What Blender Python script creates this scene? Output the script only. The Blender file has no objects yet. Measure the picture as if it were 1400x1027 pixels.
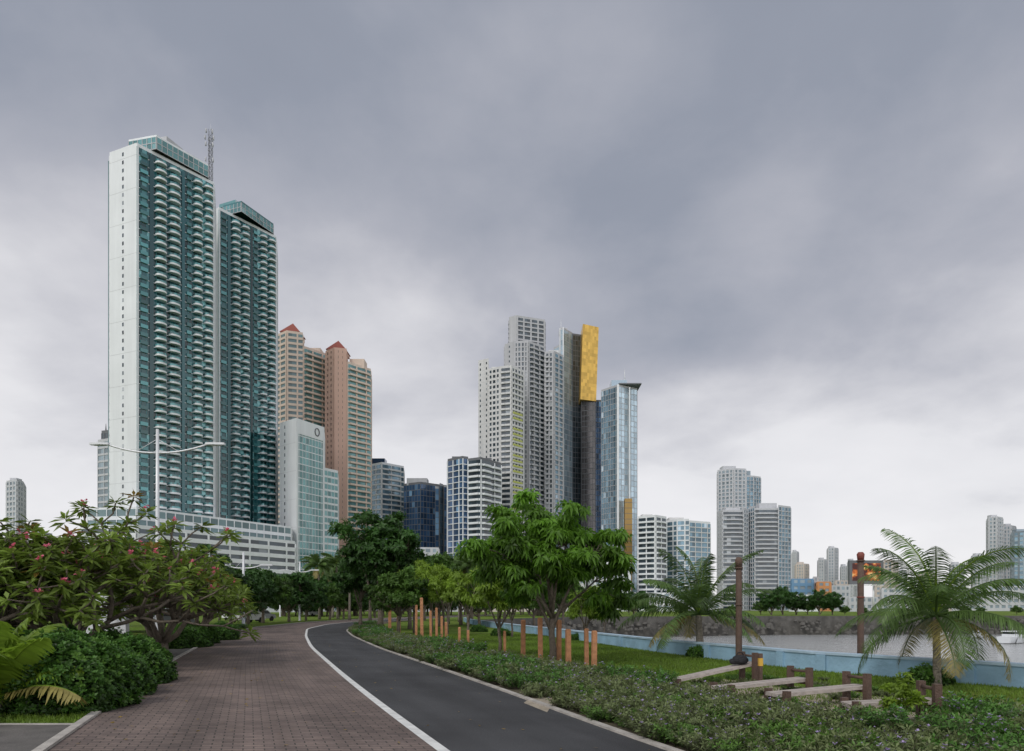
import bpy, math, random
import numpy as np
random.seed(11)
# survey helpers: bearing / elevation measurements converted to metric world coordinates
H, F, HY = 1.7, 933.0, 832.0
def G(px, py):
    Y = H*F/(py-HY); return ((px-700)/F*Y, Y)
def XA(px, Y): return (px-700)/F*Y
def ZA(py, Y): return H+(HY-py)/F*Y

# ---------------------------------------------------------------- materials
def pm(name, col, rough=.8, metal=0., var=0., nscale=3., namt=0., bump=0., bscale=20., trans=0., spec=.5, emis=None, hi=None, streak=0.):
    m = bpy.data.materials.new(name); m.use_nodes = True
    nt = m.node_tree; N = nt.nodes; Lk = nt.links
    b = N['Principled BSDF']
    b.inputs['Roughness'].default_value = rough
    b.inputs['Metallic'].default_value = metal
    b.inputs['Specular IOR Level'].default_value = spec
    rgb = N.new('ShaderNodeRGB'); rgb.outputs[0].default_value = (*col, 1)
    cur = rgb.outputs[0]
    tc = N.new('ShaderNodeTexCoord')
    def scaled(cur, src, mul, add, lo=.15, hi_=3):
        ml = N.new('ShaderNodeMath'); ml.operation = 'MULTIPLY_ADD'; ml.inputs[1].default_value = mul; ml.inputs[2].default_value = add
        Lk.new(src, ml.inputs[0])
        cl = N.new('ShaderNodeClamp'); cl.inputs['Min'].default_value = lo; cl.inputs['Max'].default_value = hi_
        Lk.new(ml.outputs[0], cl.inputs[0])
        vs = N.new('ShaderNodeVectorMath'); vs.operation = 'SCALE'
        Lk.new(cur, vs.inputs[0]); Lk.new(cl.outputs[0], vs.inputs['Scale']); return vs.outputs[0]
    if hi is not None:
        at = N.new('ShaderNodeAttribute'); at.attribute_name = 'v'
        r = N.new('ShaderNodeValToRGB'); r.color_ramp.elements[0].position = hi[1]; r.color_ramp.elements[1].position = min(1, hi[1]+.12)
        r.color_ramp.elements[0].color = (0,0,0,1); r.color_ramp.elements[1].color = (1,1,1,1)
        Lk.new(at.outputs['Fac'], r.inputs[0])
        mx = N.new('ShaderNodeMixRGB'); Lk.new(r.outputs[0], mx.inputs[0]); Lk.new(cur, mx.inputs[1]); mx.inputs[2].default_value = (*hi[0], 1)
        cur = mx.outputs[0]
    if var > 0:
        at = N.new('ShaderNodeAttribute'); at.attribute_name = 'v'
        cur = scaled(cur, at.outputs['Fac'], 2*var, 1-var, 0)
    if namt > 0:
        no = N.new('ShaderNodeTexNoise'); no.inputs['Scale'].default_value = nscale; no.inputs['Detail'].default_value = 5
        Lk.new(tc.outputs['Object'], no.inputs['Vector'])
        cur = scaled(cur, no.outputs['Fac'], 4*namt, 1-2*namt)
    if streak > 0:   # rain-stained walls: noise stretched vertically
        mp = N.new('ShaderNodeMapping'); mp.inputs['Scale'].default_value = (.5,.5,.03); Lk.new(tc.outputs['Object'], mp.inputs[0])
        no = N.new('ShaderNodeTexNoise'); no.inputs['Scale'].default_value = 1.0; no.inputs['Detail'].default_value = 6; Lk.new(mp.outputs[0], no.inputs['Vector'])
        cur = scaled(cur, no.outputs['Fac'], 4*streak, 1-2*streak)
    Lk.new(cur, b.inputs['Base Color'])
    if bump > 0:
        no = N.new('ShaderNodeTexNoise'); no.inputs['Scale'].default_value = bscale; no.inputs['Detail'].default_value = 4
        Lk.new(tc.outputs['Object'], no.inputs['Vector'])
        bp = N.new('ShaderNodeBump'); bp.inputs['Strength'].default_value = bump; bp.inputs['Distance'].default_value = .1
        Lk.new(no.outputs['Fac'], bp.inputs['Height']); Lk.new(bp.outputs[0], b.inputs['Normal'])
    if trans > 0:
        t = N.new('ShaderNodeBsdfTranslucent'); Lk.new(cur, t.inputs[0])
        mx = N.new('ShaderNodeMixShader'); mx.inputs[0].default_value = trans
        Lk.new(b.outputs[0], mx.inputs[1]); Lk.new(t.outputs[0], mx.inputs[2])
        Lk.new(mx.outputs[0], N['Material Output'].inputs[0])
    return m

M = {}
M['white'] = pm('white_render', (.70,.72,.73), .7, namt=.05, nscale=.08, streak=.06)
M['white2'] = pm('offwhite_render', (.58,.58,.57), .75, namt=.06, nscale=.06, streak=.09)
M['grey'] = pm('grey_concrete', (.42,.425,.435), .8, namt=.08, nscale=.07, streak=.09)
M['dgrey'] = pm('dark_concrete', (.14,.145,.155), .8, namt=.1, nscale=.1)
M['peach'] = pm('peach_render', (.66,.54,.45), .8, namt=.05, nscale=.06, streak=.07)
M['salmon'] = pm('salmon_render', (.56,.37,.29), .8, namt=.05, nscale=.06, streak=.07)
M['redroof'] = pm('red_tile_roof', (.26,.07,.05), .8)
M['teal'] = pm('teal_glass', (.035,.16,.17), .1, var=.7, spec=.8, hi=((.20,.32,.32),.86))
M['dteal'] = pm('dark_teal_glass', (.012,.078,.088), .08, .15, var=.8, spec=1.0, hi=((.12,.28,.29),.78))
M['bteal'] = pm('teal_balcony_glass', (.07,.22,.23), .1, .15, var=.6, spec=.9)
M['green'] = pm('green_glass', (.13,.28,.285), .08, .25, var=.4, spec=.8, hi=((.35,.42,.42),.9))
M['rail'] = pm('balcony_glass', (.13,.20,.21), .15, var=.3)
M['blue'] = pm('blue_glass', (.13,.22,.28), .08, .35, var=.55, spec=.8, hi=((.40,.47,.52),.88))
M['dblue'] = pm('dark_blue_glass', (.04,.09,.18), .08, .3, var=.6, spec=.9, hi=((.17,.30,.45),.78))
M['silver'] = pm('silver_glass', (.42,.53,.60), .15, .4, var=.35, spec=.8)
M['bglass'] = pm('charcoal_glass', (.05,.07,.085), .1, .2, var=.6, spec=.9, hi=((.28,.3,.31),.84))
M['bronze'] = pm('bronze_glass', (.075,.068,.068), .12, .3, var=.5, spec=.8)
M['gold'] = pm('gold_panels', (.54,.34,.075), .35, .5, var=.22, namt=.06, nscale=.1)
M['dgold'] = pm('dark_gold_panels', (.30,.19,.06), .4, .4, var=.15)
M['lime'] = pm('lime_panel', (.45,.48,.12), .7)
M['hazeglass'] = pm('haze_tinted_glass', (.24,.30,.34), .3, var=.4)  # aerial haze put into the colour: glass lightened for distance
M['haze'] = pm('haze_tinted_render', (.50,.51,.53), .8, namt=.08, nscale=.03, streak=.06)  # wall colour paled to stand in for distance haze
M['haze2'] = pm('haze_tinted_warm_render', (.54,.48,.43), .8, namt=.08, nscale=.03, streak=.06)  # warm wall colour, likewise paled for haze
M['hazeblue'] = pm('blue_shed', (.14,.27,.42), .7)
M['orange'] = pm('orange_render', (.55,.25,.10), .7)
M['steel'] = pm('painted_steel', (.66,.67,.68), .4, .2)
M['bark'] = pm('bark', (.16,.13,.10), .9, namt=.3, nscale=9, bump=.6, bscale=25)
M['palmbark'] = pm('palm_bark', (.22,.19,.15), .9, namt=.3, nscale=12, bump=.8, bscale=18)
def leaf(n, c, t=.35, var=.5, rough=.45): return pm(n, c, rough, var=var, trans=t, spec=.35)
M['lf_main'] = leaf('bright_leaves', (.105,.225,.020), .42, .6)
M['lf_dark'] = leaf('dark_leaves', (.040,.100,.018), .3, .6)
M['lf_mid'] = leaf('mid_leaves', (.075,.150,.024), .35, .6)
M['lf_lime'] = leaf('lime_leaves', (.20,.31,.032), .42, .4)
M['lf_plum'] = leaf('plumeria_leaves', (.155,.225,.036), .40, .6)
M['lf_yel'] = leaf('yellowing_leaves', (.30,.20,.045), .35, .4)
M['lf_hedge'] = leaf('hedge_leaves', (.060,.140,.022), .28, .75)
M['lf_shrub'] = leaf('groundcover_leaves', (.120,.150,.058), .3, .7)
M['lf_palm'] = leaf('palm_leaflets', (.095,.16,.042), .35, .65)
M['lf_palmdry'] = leaf('dry_palm_leaflets', (.26,.22,.07), .3, .4)
M['pink'] = pm('pink_petals', (.70,.16,.24), .6, var=.2, trans=.3)
M['purple'] = pm('lilac_petals', (.46,.36,.62), .6, var=.2, trans=.3)
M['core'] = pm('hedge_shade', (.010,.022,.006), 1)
M['wood'] = pm('stained_timber', (.45,.21,.10), .75, namt=.28, nscale=6, bump=.3, bscale=30)
M['dwood'] = pm('dark_timber', (.10,.062,.045), .75, namt=.25, nscale=5, bump=.3, bscale=30)
M['plank'] = pm('weathered_plank', (.40,.35,.31), .8, namt=.25, nscale=7, bump=.3)
M['black'] = pm('black_fabric', (.012,.012,.014), .8)
M['yellow'] = pm('yellow_paint', (.6,.36,.05), .6)
M['redp'] = pm('red_paint', (.20,.05,.035), .6)
M['bluewall'] = pm('blue_painted_concrete', (.27,.43,.56), .75, namt=.24, nscale=1.3, bump=.2, bscale=9)
M['cap'] = pm('wall_cap', (.38,.50,.60), .7, namt=.18, nscale=2)
M['kerb'] = pm('kerb_concrete', (.42,.39,.35), .85, namt=.28, nscale=3, bump=.3, bscale=40)
M['line'] = pm('white_line_paint', (.66,.66,.63), .7, namt=.2, nscale=5)
M['soil'] = pm('soil', (.09,.075,.045), .95, namt=.3, nscale=4, bump=.4, bscale=15)
M['sand'] = pm('sandy_gravel', (.34,.29,.22), .95, namt=.25, nscale=6, bump=.3, bscale=60)
M['slab'] = pm('grey_paving', (.12,.11,.10), .85, namt=.3, nscale=2.5, bump=.3, bscale=30)
M['rock'] = pm('riprap_rock', (.10,.095,.085), .95, namt=.35, nscale=.8, bump=.8, bscale=2)
M['carw'] = pm('white_car_paint', (.7,.7,.7), .3); M['cars'] = pm('silver_car_paint', (.3,.31,.33), .3, .5)
M['tyre'] = pm('tyre_rubber', (.02,.02,.02), .8); M['cglass'] = pm('car_glass', (.02,.025,.03), .1)

def grass_mat():
    m = pm('lawn_grass', (.115,.19,.026), .95, namt=.2, nscale=.9, bump=.5, bscale=45, spec=.1)
    nt = m.node_tree
    b = nt.nodes['Principled BSDF']; src = b.inputs['Base Color'].links[0].from_socket
    tc = nt.nodes.new('ShaderNodeTexCoord'); no = nt.nodes.new('ShaderNodeTexNoise'); no.inputs['Scale'].default_value = .35; no.inputs['Detail'].default_value = 7
    nt.links.new(tc.outputs['Object'], no.inputs['Vector'])
    r = nt.nodes.new('ShaderNodeValToRGB'); r.color_ramp.elements[0].position = .45; r.color_ramp.elements[1].position = .72
    nt.links.new(no.outputs['Fac'], r.inputs[0])
    mx = nt.nodes.new('ShaderNodeMixRGB'); mx.inputs[2].default_value = (.17,.18,.05,1)
    nt.links.new(r.outputs[0], mx.inputs[0]); nt.links.new(src, mx.inputs[1]); nt.links.new(mx.outputs[0], b.inputs['Base Color'])
    return m
M['grass'] = grass_mat()
def brick_mat():
    m = bpy.data.materials.new('brick_pavers'); m.use_nodes = True; nt = m.node_tree; N = nt.nodes; Lk = nt.links
    b = N['Principled BSDF']; b.inputs['Roughness'].default_value = .75; b.inputs['Specular IOR Level'].default_value = .35
    uv = N.new('ShaderNodeUVMap'); uv.uv_map = 'UVMap'
    br = N.new('ShaderNodeTexBrick'); br.inputs['Scale'].default_value = 1.0
    br.inputs['Brick Width'].default_value = .24; br.inputs['Row Height'].default_value = .12; br.inputs['Mortar Size'].default_value = .008
    br.inputs['Color1'].default_value = (.20,.150,.128,1); br.inputs['Color2'].default_value = (.138,.104,.092,1); br.inputs['Mortar'].default_value = (.045,.04,.034,1)
    Lk.new(uv.outputs[0], br.inputs['Vector'])
    cur = br.outputs['Color']
    for sc_,mul,add,stretch in ((.5,1.4,.30,(1,1,1)),(1.6,1.0,.5,(1.,.12,1)),(22.,.7,.65,(1,1,1))):
        mp = N.new('ShaderNodeMapping'); mp.inputs['Scale'].default_value = stretch; Lk.new(uv.outputs[0], mp.inputs[0])
        no = N.new('ShaderNodeTexNoise'); no.inputs['Scale'].default_value = sc_; no.inputs['Detail'].default_value = 7; Lk.new(mp.outputs[0], no.inputs['Vector'])
        ml = N.new('ShaderNodeMath'); ml.operation = 'MULTIPLY_ADD'; ml.inputs[1].default_value = mul; ml.inputs[2].default_value = add; Lk.new(no.outputs['Fac'], ml.inputs[0])
        vs = N.new('ShaderNodeVectorMath'); vs.operation = 'SCALE'; Lk.new(cur, vs.inputs[0]); Lk.new(ml.outputs[0], vs.inputs['Scale']); cur = vs.outputs[0]
    Lk.new(cur, b.inputs['Base Color'])
    bp = N.new('ShaderNodeBump'); bp.inputs['Strength'].default_value = .6; bp.inputs['Distance'].default_value = .01; bp.invert = True
    Lk.new(br.outputs['Fac'], bp.inputs['Height']); Lk.new(bp.outputs[0], b.inputs['Normal'])
    return m
M['brick'] = brick_mat()
def asphalt_mat():
    m = bpy.data.materials.new('asphalt'); m.use_nodes = True; nt = m.node_tree; N = nt.nodes; Lk = nt.links
    b = N['Principled BSDF']; b.inputs['Roughness'].default_value = .8; b.inputs['Specular IOR Level'].default_value = .35
    uv = N.new('ShaderNodeUVMap'); uv.uv_map = 'UVMap'
    rgb = N.new('ShaderNodeRGB'); rgb.outputs[0].default_value = (.050,.050,.052,1); cur = rgb.outputs[0]
    for sc_,mul,add,stretch in ((.45,1.5,.25,(1,1,1)),(1.8,1.0,.5,(1.,.08,1)),(70.,2.4,-.2,(1,1,1))):
        mp = N.new('ShaderNodeMapping'); mp.inputs['Scale'].default_value = stretch; Lk.new(uv.outputs[0], mp.inputs[0])
        no = N.new('ShaderNodeTexNoise'); no.inputs['Scale'].default_value = sc_; no.inputs['Detail'].default_value = 5; Lk.new(mp.outputs[0], no.inputs['Vector'])
        ml = N.new('ShaderNodeMath'); ml.operation = 'MULTIPLY_ADD'; ml.inputs[1].default_value = mul; ml.inputs[2].default_value = add; Lk.new(no.outputs['Fac'], ml.inputs[0])
        vs = N.new('ShaderNodeVectorMath'); vs.operation = 'SCALE'; Lk.new(cur, vs.inputs[0]); Lk.new(ml.outputs[0], vs.inputs['Scale']); cur = vs.outputs[0]
    Lk.new(cur, b.inputs['Base Color'])
    bp = N.new('ShaderNodeBump'); bp.inputs['Strength'].default_value = .7; bp.inputs['Distance'].default_value = .012
    Lk.new(no.outputs['Fac'], bp.inputs['Height']); Lk.new(bp.outputs[0], b.inputs['Normal'])
    return m
M['asph'] = asphalt_mat()
def water_mat():
    m = bpy.data.materials.new('sea_water'); m.use_nodes = True; nt = m.node_tree; N = nt.nodes; Lk = nt.links
    b = N['Principled BSDF']; b.inputs['Roughness'].default_value = .12; b.inputs['Base Color'].default_value = (.40,.41,.40,1); b.inputs['Specular IOR Level'].default_value = .8
    tc = N.new('ShaderNodeTexCoord'); out = None
    for sc_,rot,d_,amp in ((.55,.3,3,1.),(1.7,-.4,4,.45),(.09,.1,2,.6)):
        mp = N.new('ShaderNodeMapping'); mp.inputs['Scale'].default_value = (.75,1.25,1); mp.inputs['Rotation'].default_value = (0,0,rot); Lk.new(tc.outputs['Object'], mp.inputs[0])
        no = N.new('ShaderNodeTexNoise'); no.inputs['Scale'].default_value = sc_; no.inputs['Detail'].default_value = d_; Lk.new(mp.outputs[0], no.inputs['Vector'])
        a = N.new('ShaderNodeMath'); a.operation = 'MULTIPLY'; a.inputs[1].default_value = amp; Lk.new(no.outputs['Fac'], a.inputs[0])
        if out is None: out = a.outputs[0]
        else:
            s = N.new('ShaderNodeMath'); s.operation = 'ADD'; Lk.new(out, s.inputs[0]); Lk.new(a.outputs[0], s.inputs[1]); out = s.outputs[0]
    bp = N.new('ShaderNodeBump'); bp.inputs['Strength'].default_value = 1.0; bp.inputs['Distance'].default_value = .45
    Lk.new(out, bp.inputs['Height']); Lk.new(bp.outputs[0], b.inputs['Normal'])
    return m
M['water'] = water_mat()
def screen_mat():
    m = bpy.data.materials.new('led_screen_picture'); m.use_nodes = True; nt = m.node_tree; N = nt.nodes; Lk = nt.links
    b = N['Principled BSDF']; tc = N.new('ShaderNodeTexCoord')
    no = N.new('ShaderNodeTexNoise'); no.inputs['Scale'].default_value = .32; no.inputs['Detail'].default_value = 3; Lk.new(tc.outputs['Object'], no.inputs['Vector'])
    r = N.new('ShaderNodeValToRGB'); e = r.color_ramp.elements; e[0].position = .44; e[0].color = (.06,.012,.01,1); e[1].position = .6; e[1].color = (.75,.5,.2,1)
    x = r.color_ramp.elements.new(.52); x.color = (.6,.14,.02,1)
    Lk.new(no.outputs['Fac'], r.inputs[0]); Lk.new(r.outputs[0], b.inputs['Base Color']); Lk.new(r.outputs[0], b.inputs['Emission Color']); b.inputs['Emission Strength'].default_value = .2
    return m
M['screen'] = screen_mat()

# ---------------------------------------------------------------- mesh builder
class MB:
    def __init__(s): s.v=[]; s.f=[]; s.m=[]; s.a=[]; s.mats=[]; s.sm=[]
    def mi(s, k):
        if k not in s.mats: s.mats.append(k)
        return s.mats.index(k)
    def face(s, pts, k, var=None, sm=False):
        i=len(s.v); s.v.extend([tuple(p) for p in pts]); s.f.append(list(range(i,i+len(pts)))); s.m.append(s.mi(k)); s.a.append(random.random() if var is None else var); s.sm.append(sm)
    def prism(s, poly, z0, z1, k, top=None, bottom=False):
        n=len(poly)
        for i in range(n):
            a=poly[i]; b=poly[(i+1)%n]
            s.face([(a[0],a[1],z0),(b[0],b[1],z0),(b[0],b[1],z1),(a[0],a[1],z1)],k)
        s.face([(p[0],p[1],z1) for p in poly], top or k)
        if bottom: s.face([(p[0],p[1],z0) for p in reversed(poly)], k)
    def box(s, x0,x1,y0,y1,z0,z1,k): s.prism([(x0,y0),(x1,y0),(x1,y1),(x0,y1)],z0,z1,k,bottom=True)
    def obox(s, c, u, L, W, z0, z1, k):
        n=(-u[1],u[0]); P=[]
        for a,b in ((-.5,-.5),(.5,-.5),(.5,.5),(-.5,.5)): P.append((c[0]+u[0]*L*a+n[0]*W*b, c[1]+u[1]*L*a+n[1]*W*b))
        s.prism(P,z0,z1,k,bottom=True)
    def tube(s, pts, rad, k, seg=7, cap=True):
        pts=[np.array(p,float) for p in pts]
        base=len(s.v); K=s.mi(k)
        ref=np.array([0.31,0.95,0.05])
        for i,p in enumerate(pts):
            t=pts[min(i+1,len(pts)-1)]-pts[max(i-1,0)]; t/= (np.linalg.norm(t)+1e-9)
            if i==0:
                a=np.cross(t,ref)
                if np.linalg.norm(a)<.1: a=np.cross(t,[1,0,0])
            else: a=a-t*np.dot(a,t)
            a/=np.linalg.norm(a); b=np.cross(t,a)
            for j in range(seg):
                th=2*math.pi*j/seg; q=p+(a*math.cos(th)+b*math.sin(th))*rad[i]; s.v.append((q[0],q[1],q[2]))
        for i in range(len(pts)-1):
            for j in range(seg):
                s.f.append([base+i*seg+j, base+i*seg+(j+1)%seg, base+(i+1)*seg+(j+1)%seg, base+(i+1)*seg+j]); s.m.append(K); s.a.append(.5); s.sm.append(True)
        if cap:
            s.f.append([base+(len(pts)-1)*seg+j for j in range(seg)]); s.m.append(K); s.a.append(.5); s.sm.append(False)
            s.f.append([base+j for j in reversed(range(seg))]); s.m.append(K); s.a.append(.5); s.sm.append(False)
    def arr(s, V, nper, k, var):
        N=V.shape[0]; i=len(s.v); s.v.extend(map(tuple, V.reshape(-1,3).tolist()))
        s.f.extend((np.arange(N*nper).reshape(N,nper)+i).tolist()); K=s.mi(k); s.m.extend([K]*N); s.a.extend(np.asarray(var).tolist()); s.sm.extend([False]*N)
    def mesh(s, name):
        me=bpy.data.meshes.new(name); me.from_pydata(s.v,[],s.f)
        for k in s.mats: me.materials.append(M[k])
        me.polygons.foreach_set('material_index', np.array(s.m,dtype=np.int32))
        me.polygons.foreach_set('use_smooth', np.array(s.sm,dtype=bool))
        at=me.attributes.new('v','FLOAT','FACE'); at.data.foreach_set('value', np.array(s.a,dtype=np.float32))
        me.update(); return me
    def obj(s, name, loc=(0,0,0), parent=None):
        return mkobj(name, s.mesh(name), loc, parent=parent)
def mkobj(name, me, loc=(0,0,0), rz=0, sc=1, parent=None):
    o=bpy.data.objects.new(name, me); bpy.context.scene.collection.objects.link(o)
    o.location=loc; o.rotation_euler=(0,0,rz); o.scale=(sc,sc,sc) if not isinstance(sc,tuple) else sc
    if parent: o.parent=parent
    return o
def empty(name, loc=(0,0,0)):
    o=bpy.data.objects.new(name,None); o.location=loc; o.empty_display_size=.2; bpy.context.scene.collection.objects.link(o); return o

# ---------------------------------------------------------------- buildings
def sbox(mb,p,u,n,a0,a1,o1,z0,z1,k,o0=0.):
    c=lambda a,o:(p[0]+u[0]*a+n[0]*o, p[1]+u[1]*a+n[1]*o)
    A=c(a0,o1);B=c(a1,o1);C=c(a1,o0);D=c(a0,o0)
    mb.prism([A,B,C,D],z0,z1,k,bottom=True)
def facade(mb,p,q,z0,z1,fh=3.3,bw=3.,gm='teal',wm='white',sp=.35,pw=.4,d=.3,k=1,balc=(),bm=None,solid=False,slots=None,smt=None,pmt=None,s1=None):
    L=math.hypot(q[0]-p[0],q[1]-p[1]); u=((q[0]-p[0])/L,(q[1]-p[1])/L); n=(u[1],-u[0])
    nf=max(1,round((z1-z0)/fh)); fh=(z1-z0)/nf
    if solid:
        mb.face([(p[0],p[1],z0),(q[0],q[1],z0),(q[0],q[1],z1),(p[0],p[1],z1)],wm)
        for fr,w in (slots or ()):
            for i in range(nf):
                z=z0+i*fh
                sbox(mb,p,u,n,fr*L-w/2,fr*L+w/2,.06,z+fh*.35,z+fh*.8,'bglass')
        for i in range(0,nf,4):
            sbox(mb,p,u,n,0.02,L-.02,.03,z0+i*fh-.03,z0+i*fh+.05,'grey')
        return
    nb=max(1,round(L/bw)); bw=L/nb
    colv=[random.random() for _ in range(nb)]
    for i in range(nf):
        z=z0+i*fh
        for j in range(nb):
            a=(p[0]+u[0]*j*bw,p[1]+u[1]*j*bw); b=(p[0]+u[0]*(j+1)*bw,p[1]+u[1]*(j+1)*bw)
            mb.face([(a[0],a[1],z),(b[0],b[1],z),(b[0],b[1],z+fh),(a[0],a[1],z+fh)],gm,var=random.random()*.75+.25*colv[j])
        if sp>0: sbox(mb,p,u,n,0,L,d,z,z+sp*fh,smt or wm)
        for (f0,f1,dep,curved) in balc:
            a0=f0*L;a1=f1*L; hh=fh*(.34 if not bm else .44); s_=s1 or (.12 if not bm else .19)
            if curved:
                P=[];nn=8
                for t in range(nn+1):
                    th=math.pi*t/nn; a=(a0+a1)/2-(a1-a0)/2*math.cos(th); o=d+dep*math.sin(th)**.6 if 0<t<nn else d+.01
                    P.append((p[0]+u[0]*a+n[0]*o,p[1]+u[1]*a+n[1]*o))
                mb.prism(P,z+.01,z+s_*fh,wm,bottom=True)
                mb.prism(P,z+s_*fh,z+hh,bm or wm)
            else:
                sbox(mb,p,u,n,a0,a1,d+dep,z+.01,z+hh,bm or wm,o0=d+.005)
    if pw>0:
        for j in range(0,nb+1,k):
            a=min(max(j*bw,pw/2),L-pw/2)
            sbox(mb,p,u,n,a-pw/2,a+pw/2,d+.06,z0,z1+.02,pmt or wm)
def block(mb, chain, back, z0, z1, specs, top='white', parapet=1.4):
    """chain: footprint corners seen from the park, left to right, (bearing px, distance)"""
    P=[(XA(px,Y),Y) for px,Y in chain]
    f=P[0]; l=P[-1]
    P2=P+[(l[0]*(l[1]+back)/l[1]*.995, l[1]+back),(f[0]*(f[1]+back)/f[1]*.995+ .5, f[1]+back)]
    for i in range(len(P2)):
        a=P2[i]; b=P2[(i+1)%len(P2)]
        sp=specs[min(i,len(specs)-1)] if i<len(P)-1 else specs[-1]
        sp=dict(sp)
        if i>=len(P)-1: sp['balc']=()
        facade(mb,a,b,z0,z1,**sp)
    mb.prism(P2,z1,z1+parapet,top)
    return P2
def bld(name, blocks, extra=None):
    mb=MB()
    for b in blocks: block(mb,**b)
    if extra: extra(mb)
    return mb.obj(name)
def roofbox(mb, px0,px1,Y,dep,z0,z1,k):
    x0,x1=XA(px0,Y),XA(px1,Y); mb.box(x0,x1,Y,Y+dep,z0,z1,k)
def pyramid(mb,px0,px1,Y,dep,z0,z1,k,ov=.6):
    x0,x1=XA(px0,Y)-ov,XA(px1,Y)+ov; y0,y1=Y-ov,Y+dep+ov; c=((x0+x1)/2,(y0+y1)/2,z1)
    B=[(x0,y0,z0),(x1,y0,z0),(x1,y1,z0),(x0,y1,z0)]
    for i in range(4): mb.face([B[i],B[(i+1)%4],c],k)
    mb.face(B[::-1],k)
def spire(mb,px,Y,z0,z1,r,k='steel'):
    x=XA(px,Y); mb.tube([(x,Y,z0),(x,Y,(z0+z1)/2),(x,Y,z1)],[r,r*.6,r*.15],k,6)

# twin teal towers
def crown(mb,z,c1,c2,h1,h2,ktop):
    P=[(XA(px,Y),Y) for px,Y in c1]
    Q=P+[(P[2][0]-6,P[2][1]+14),(P[0][0]-4,P[0][1]+14)]
    for i in range(5): facade(mb,Q[i],Q[(i+1)%5],z,z+h1,fh=h1/2,bw=2.4,gm='green',wm='grey',sp=.12,pw=.25,d=.12)
    mb.prism(Q,z+h1,z+h1+.8,'white' if ktop=='grey' else 'bteal')
    P=[(XA(px,Y),Y) for px,Y in c2]; mb.prism(P+[(P[2][0]-2,P[2][1]+8),(P[0][0]-2,P[0][1]+8)],z+h1+.8,z+h1+h2,ktop)
zA=ZA(200,280)
tside=dict(fh=3.35,bw=3,gm='dteal',wm='white',sp=.2,pw=.4,d=.2)
def tmain(b): return dict(fh=3.35,bw=1.9,gm='dteal',wm='white',sp=.085,pw=.12,d=.14,pmt='bteal',bm='bteal',balc=b,s1=.22)
def strips(mb,p,q,lst,zt):
    L=math.hypot(q[0]-p[0],q[1]-p[1]);u=((q[0]-p[0])/L,(q[1]-p[1])/L);n=(u[1],-u[0])
    for f,w,k,o in lst: sbox(mb,p,u,n,max(0,f*L-w/2),min(L,f*L+w/2),o,42,zt+(.8 if k=='white' else -1),k)
def extraA(mb):
    crown(mb,zA+1.4,((176,287),(214,284),(285,303)),((205,290),(228,288),(250,296)),5.2,3.,'grey')
    strips(mb,(XA(187,280),280.),(XA(293,306),306.),((.012,.6,'white',.34),(.175,1.6,'dteal',.4),(.575,1.2,'dteal',.5),(.99,.5,'white',.36)),zA)
    mb.box(XA(149.5,287),XA(153,287),286.2,292,30,zA-2,'teal')
bld('glass_residential_tower',[dict(chain=[(150,286),(187,280),(293,306)],back=22,z0=0,z1=zA,
    specs=[dict(fh=3.35,wm='white',solid=True,slots=((.5,.9),)),tmain(((.04,.13,.5,False),(.22,.355,2.3,True),(.385,.53,2.3,True),(.62,.68,.6,False),(.71,.825,2.2,True),(.85,.97,2.2,True))),tside])],extraA)
zB=ZA(287,332)
def extraB(mb):
    crown(mb,zB+1.4,((305,340),(330,336),(374,356)),((300,342),(322,338),(340,346)),4.5,2.6,'green')
    strips(mb,(XA(299,332),332.),(XA(378,358),358.),((.012,.6,'white',.34),(.165,1.6,'dteal',.4),(.545,1.2,'dteal',.5),(.99,.5,'white',.36)),zB)
bld('glass_residential_tower',[dict(chain=[(293,335),(299,332),(378,358)],back=22,z0=0,z1=zB,
    specs=[dict(fh=3.35,wm='white',solid=True,slots=()),tmain(((.03,.12,.5,False),(.21,.34,2.3,True),(.37,.50,2.3,True),(.58,.65,.6,False),(.69,.81,2.2,True),(.84,.97,2.2,True))),tside])],extraB)
# lattice antenna mast behind first tower
mb=MB(); Y=312.; x=XA(288,Y); z0,z1=ZA(300,Y),ZA(178,Y)
for dx,dy in ((-.9,-.9),(.9,-.9),(.9,.9),(-.9,.9)): mb.tube([(x+dx,Y+dy,z0-60),(x+dx*.7,Y+dy*.7,z1)],[.16,.13],'dgrey',4)
zz=z0-60
while zz<z1-2.5:
    for (a,b) in (((-.8,-.8),(.8,-.8)),((.8,-.8),(.8,.8)),((.8,.8),(-.8,.8)),((-.8,.8),(-.8,-.8))):
        mb.tube([(x+a[0],Y+a[1],zz),(x+b[0],Y+b[1],zz+2.4)],[.1,.1],'dgrey',4,False)
        mb.tube([(x+a[0],Y+a[1],zz),(x+b[0],Y+b[1],zz)],[.1,.1],'grey',4,False)
    zz+=2.4
for zz,w in ((z1-1,.9),(z1-4,1.4),(z1-7,1.1),(z1-14,1.2)): mb.tube([(x-w-.6,Y-1,zz-.9),(x-w-.6,Y-1,zz+.9)],[.35,.35],'grey',6); mb.tube([(x+w+.4,Y-1,zz-1.4),(x+w+.4,Y-1,zz+.6)],[.3,.3],'grey',6)
spire(mb,288,Y,z1,z1+3,.1); mb.obj('antenna_mast')
# podium
zp=ZA(693,262)
pod=dict(fh=3.6,bw=5,gm='bglass',wm='white',sp=.5,pw=.6,d=.5,k=2)
pod2=dict(fh=4.2,bw=4,gm='rail',wm='white',sp=.35,pw=.25,d=.25,k=1)
bld('parking_podium',[dict(chain=[(110,258),(187,256),(403,318)],back=8,z0=0,z1=zp-9,specs=[pod]),
    dict(chain=[(120,265),(187,262),(398,326)],back=8,z0=zp-9,z1=zp-.8,specs=[pod2],parapet=.8)])
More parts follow.
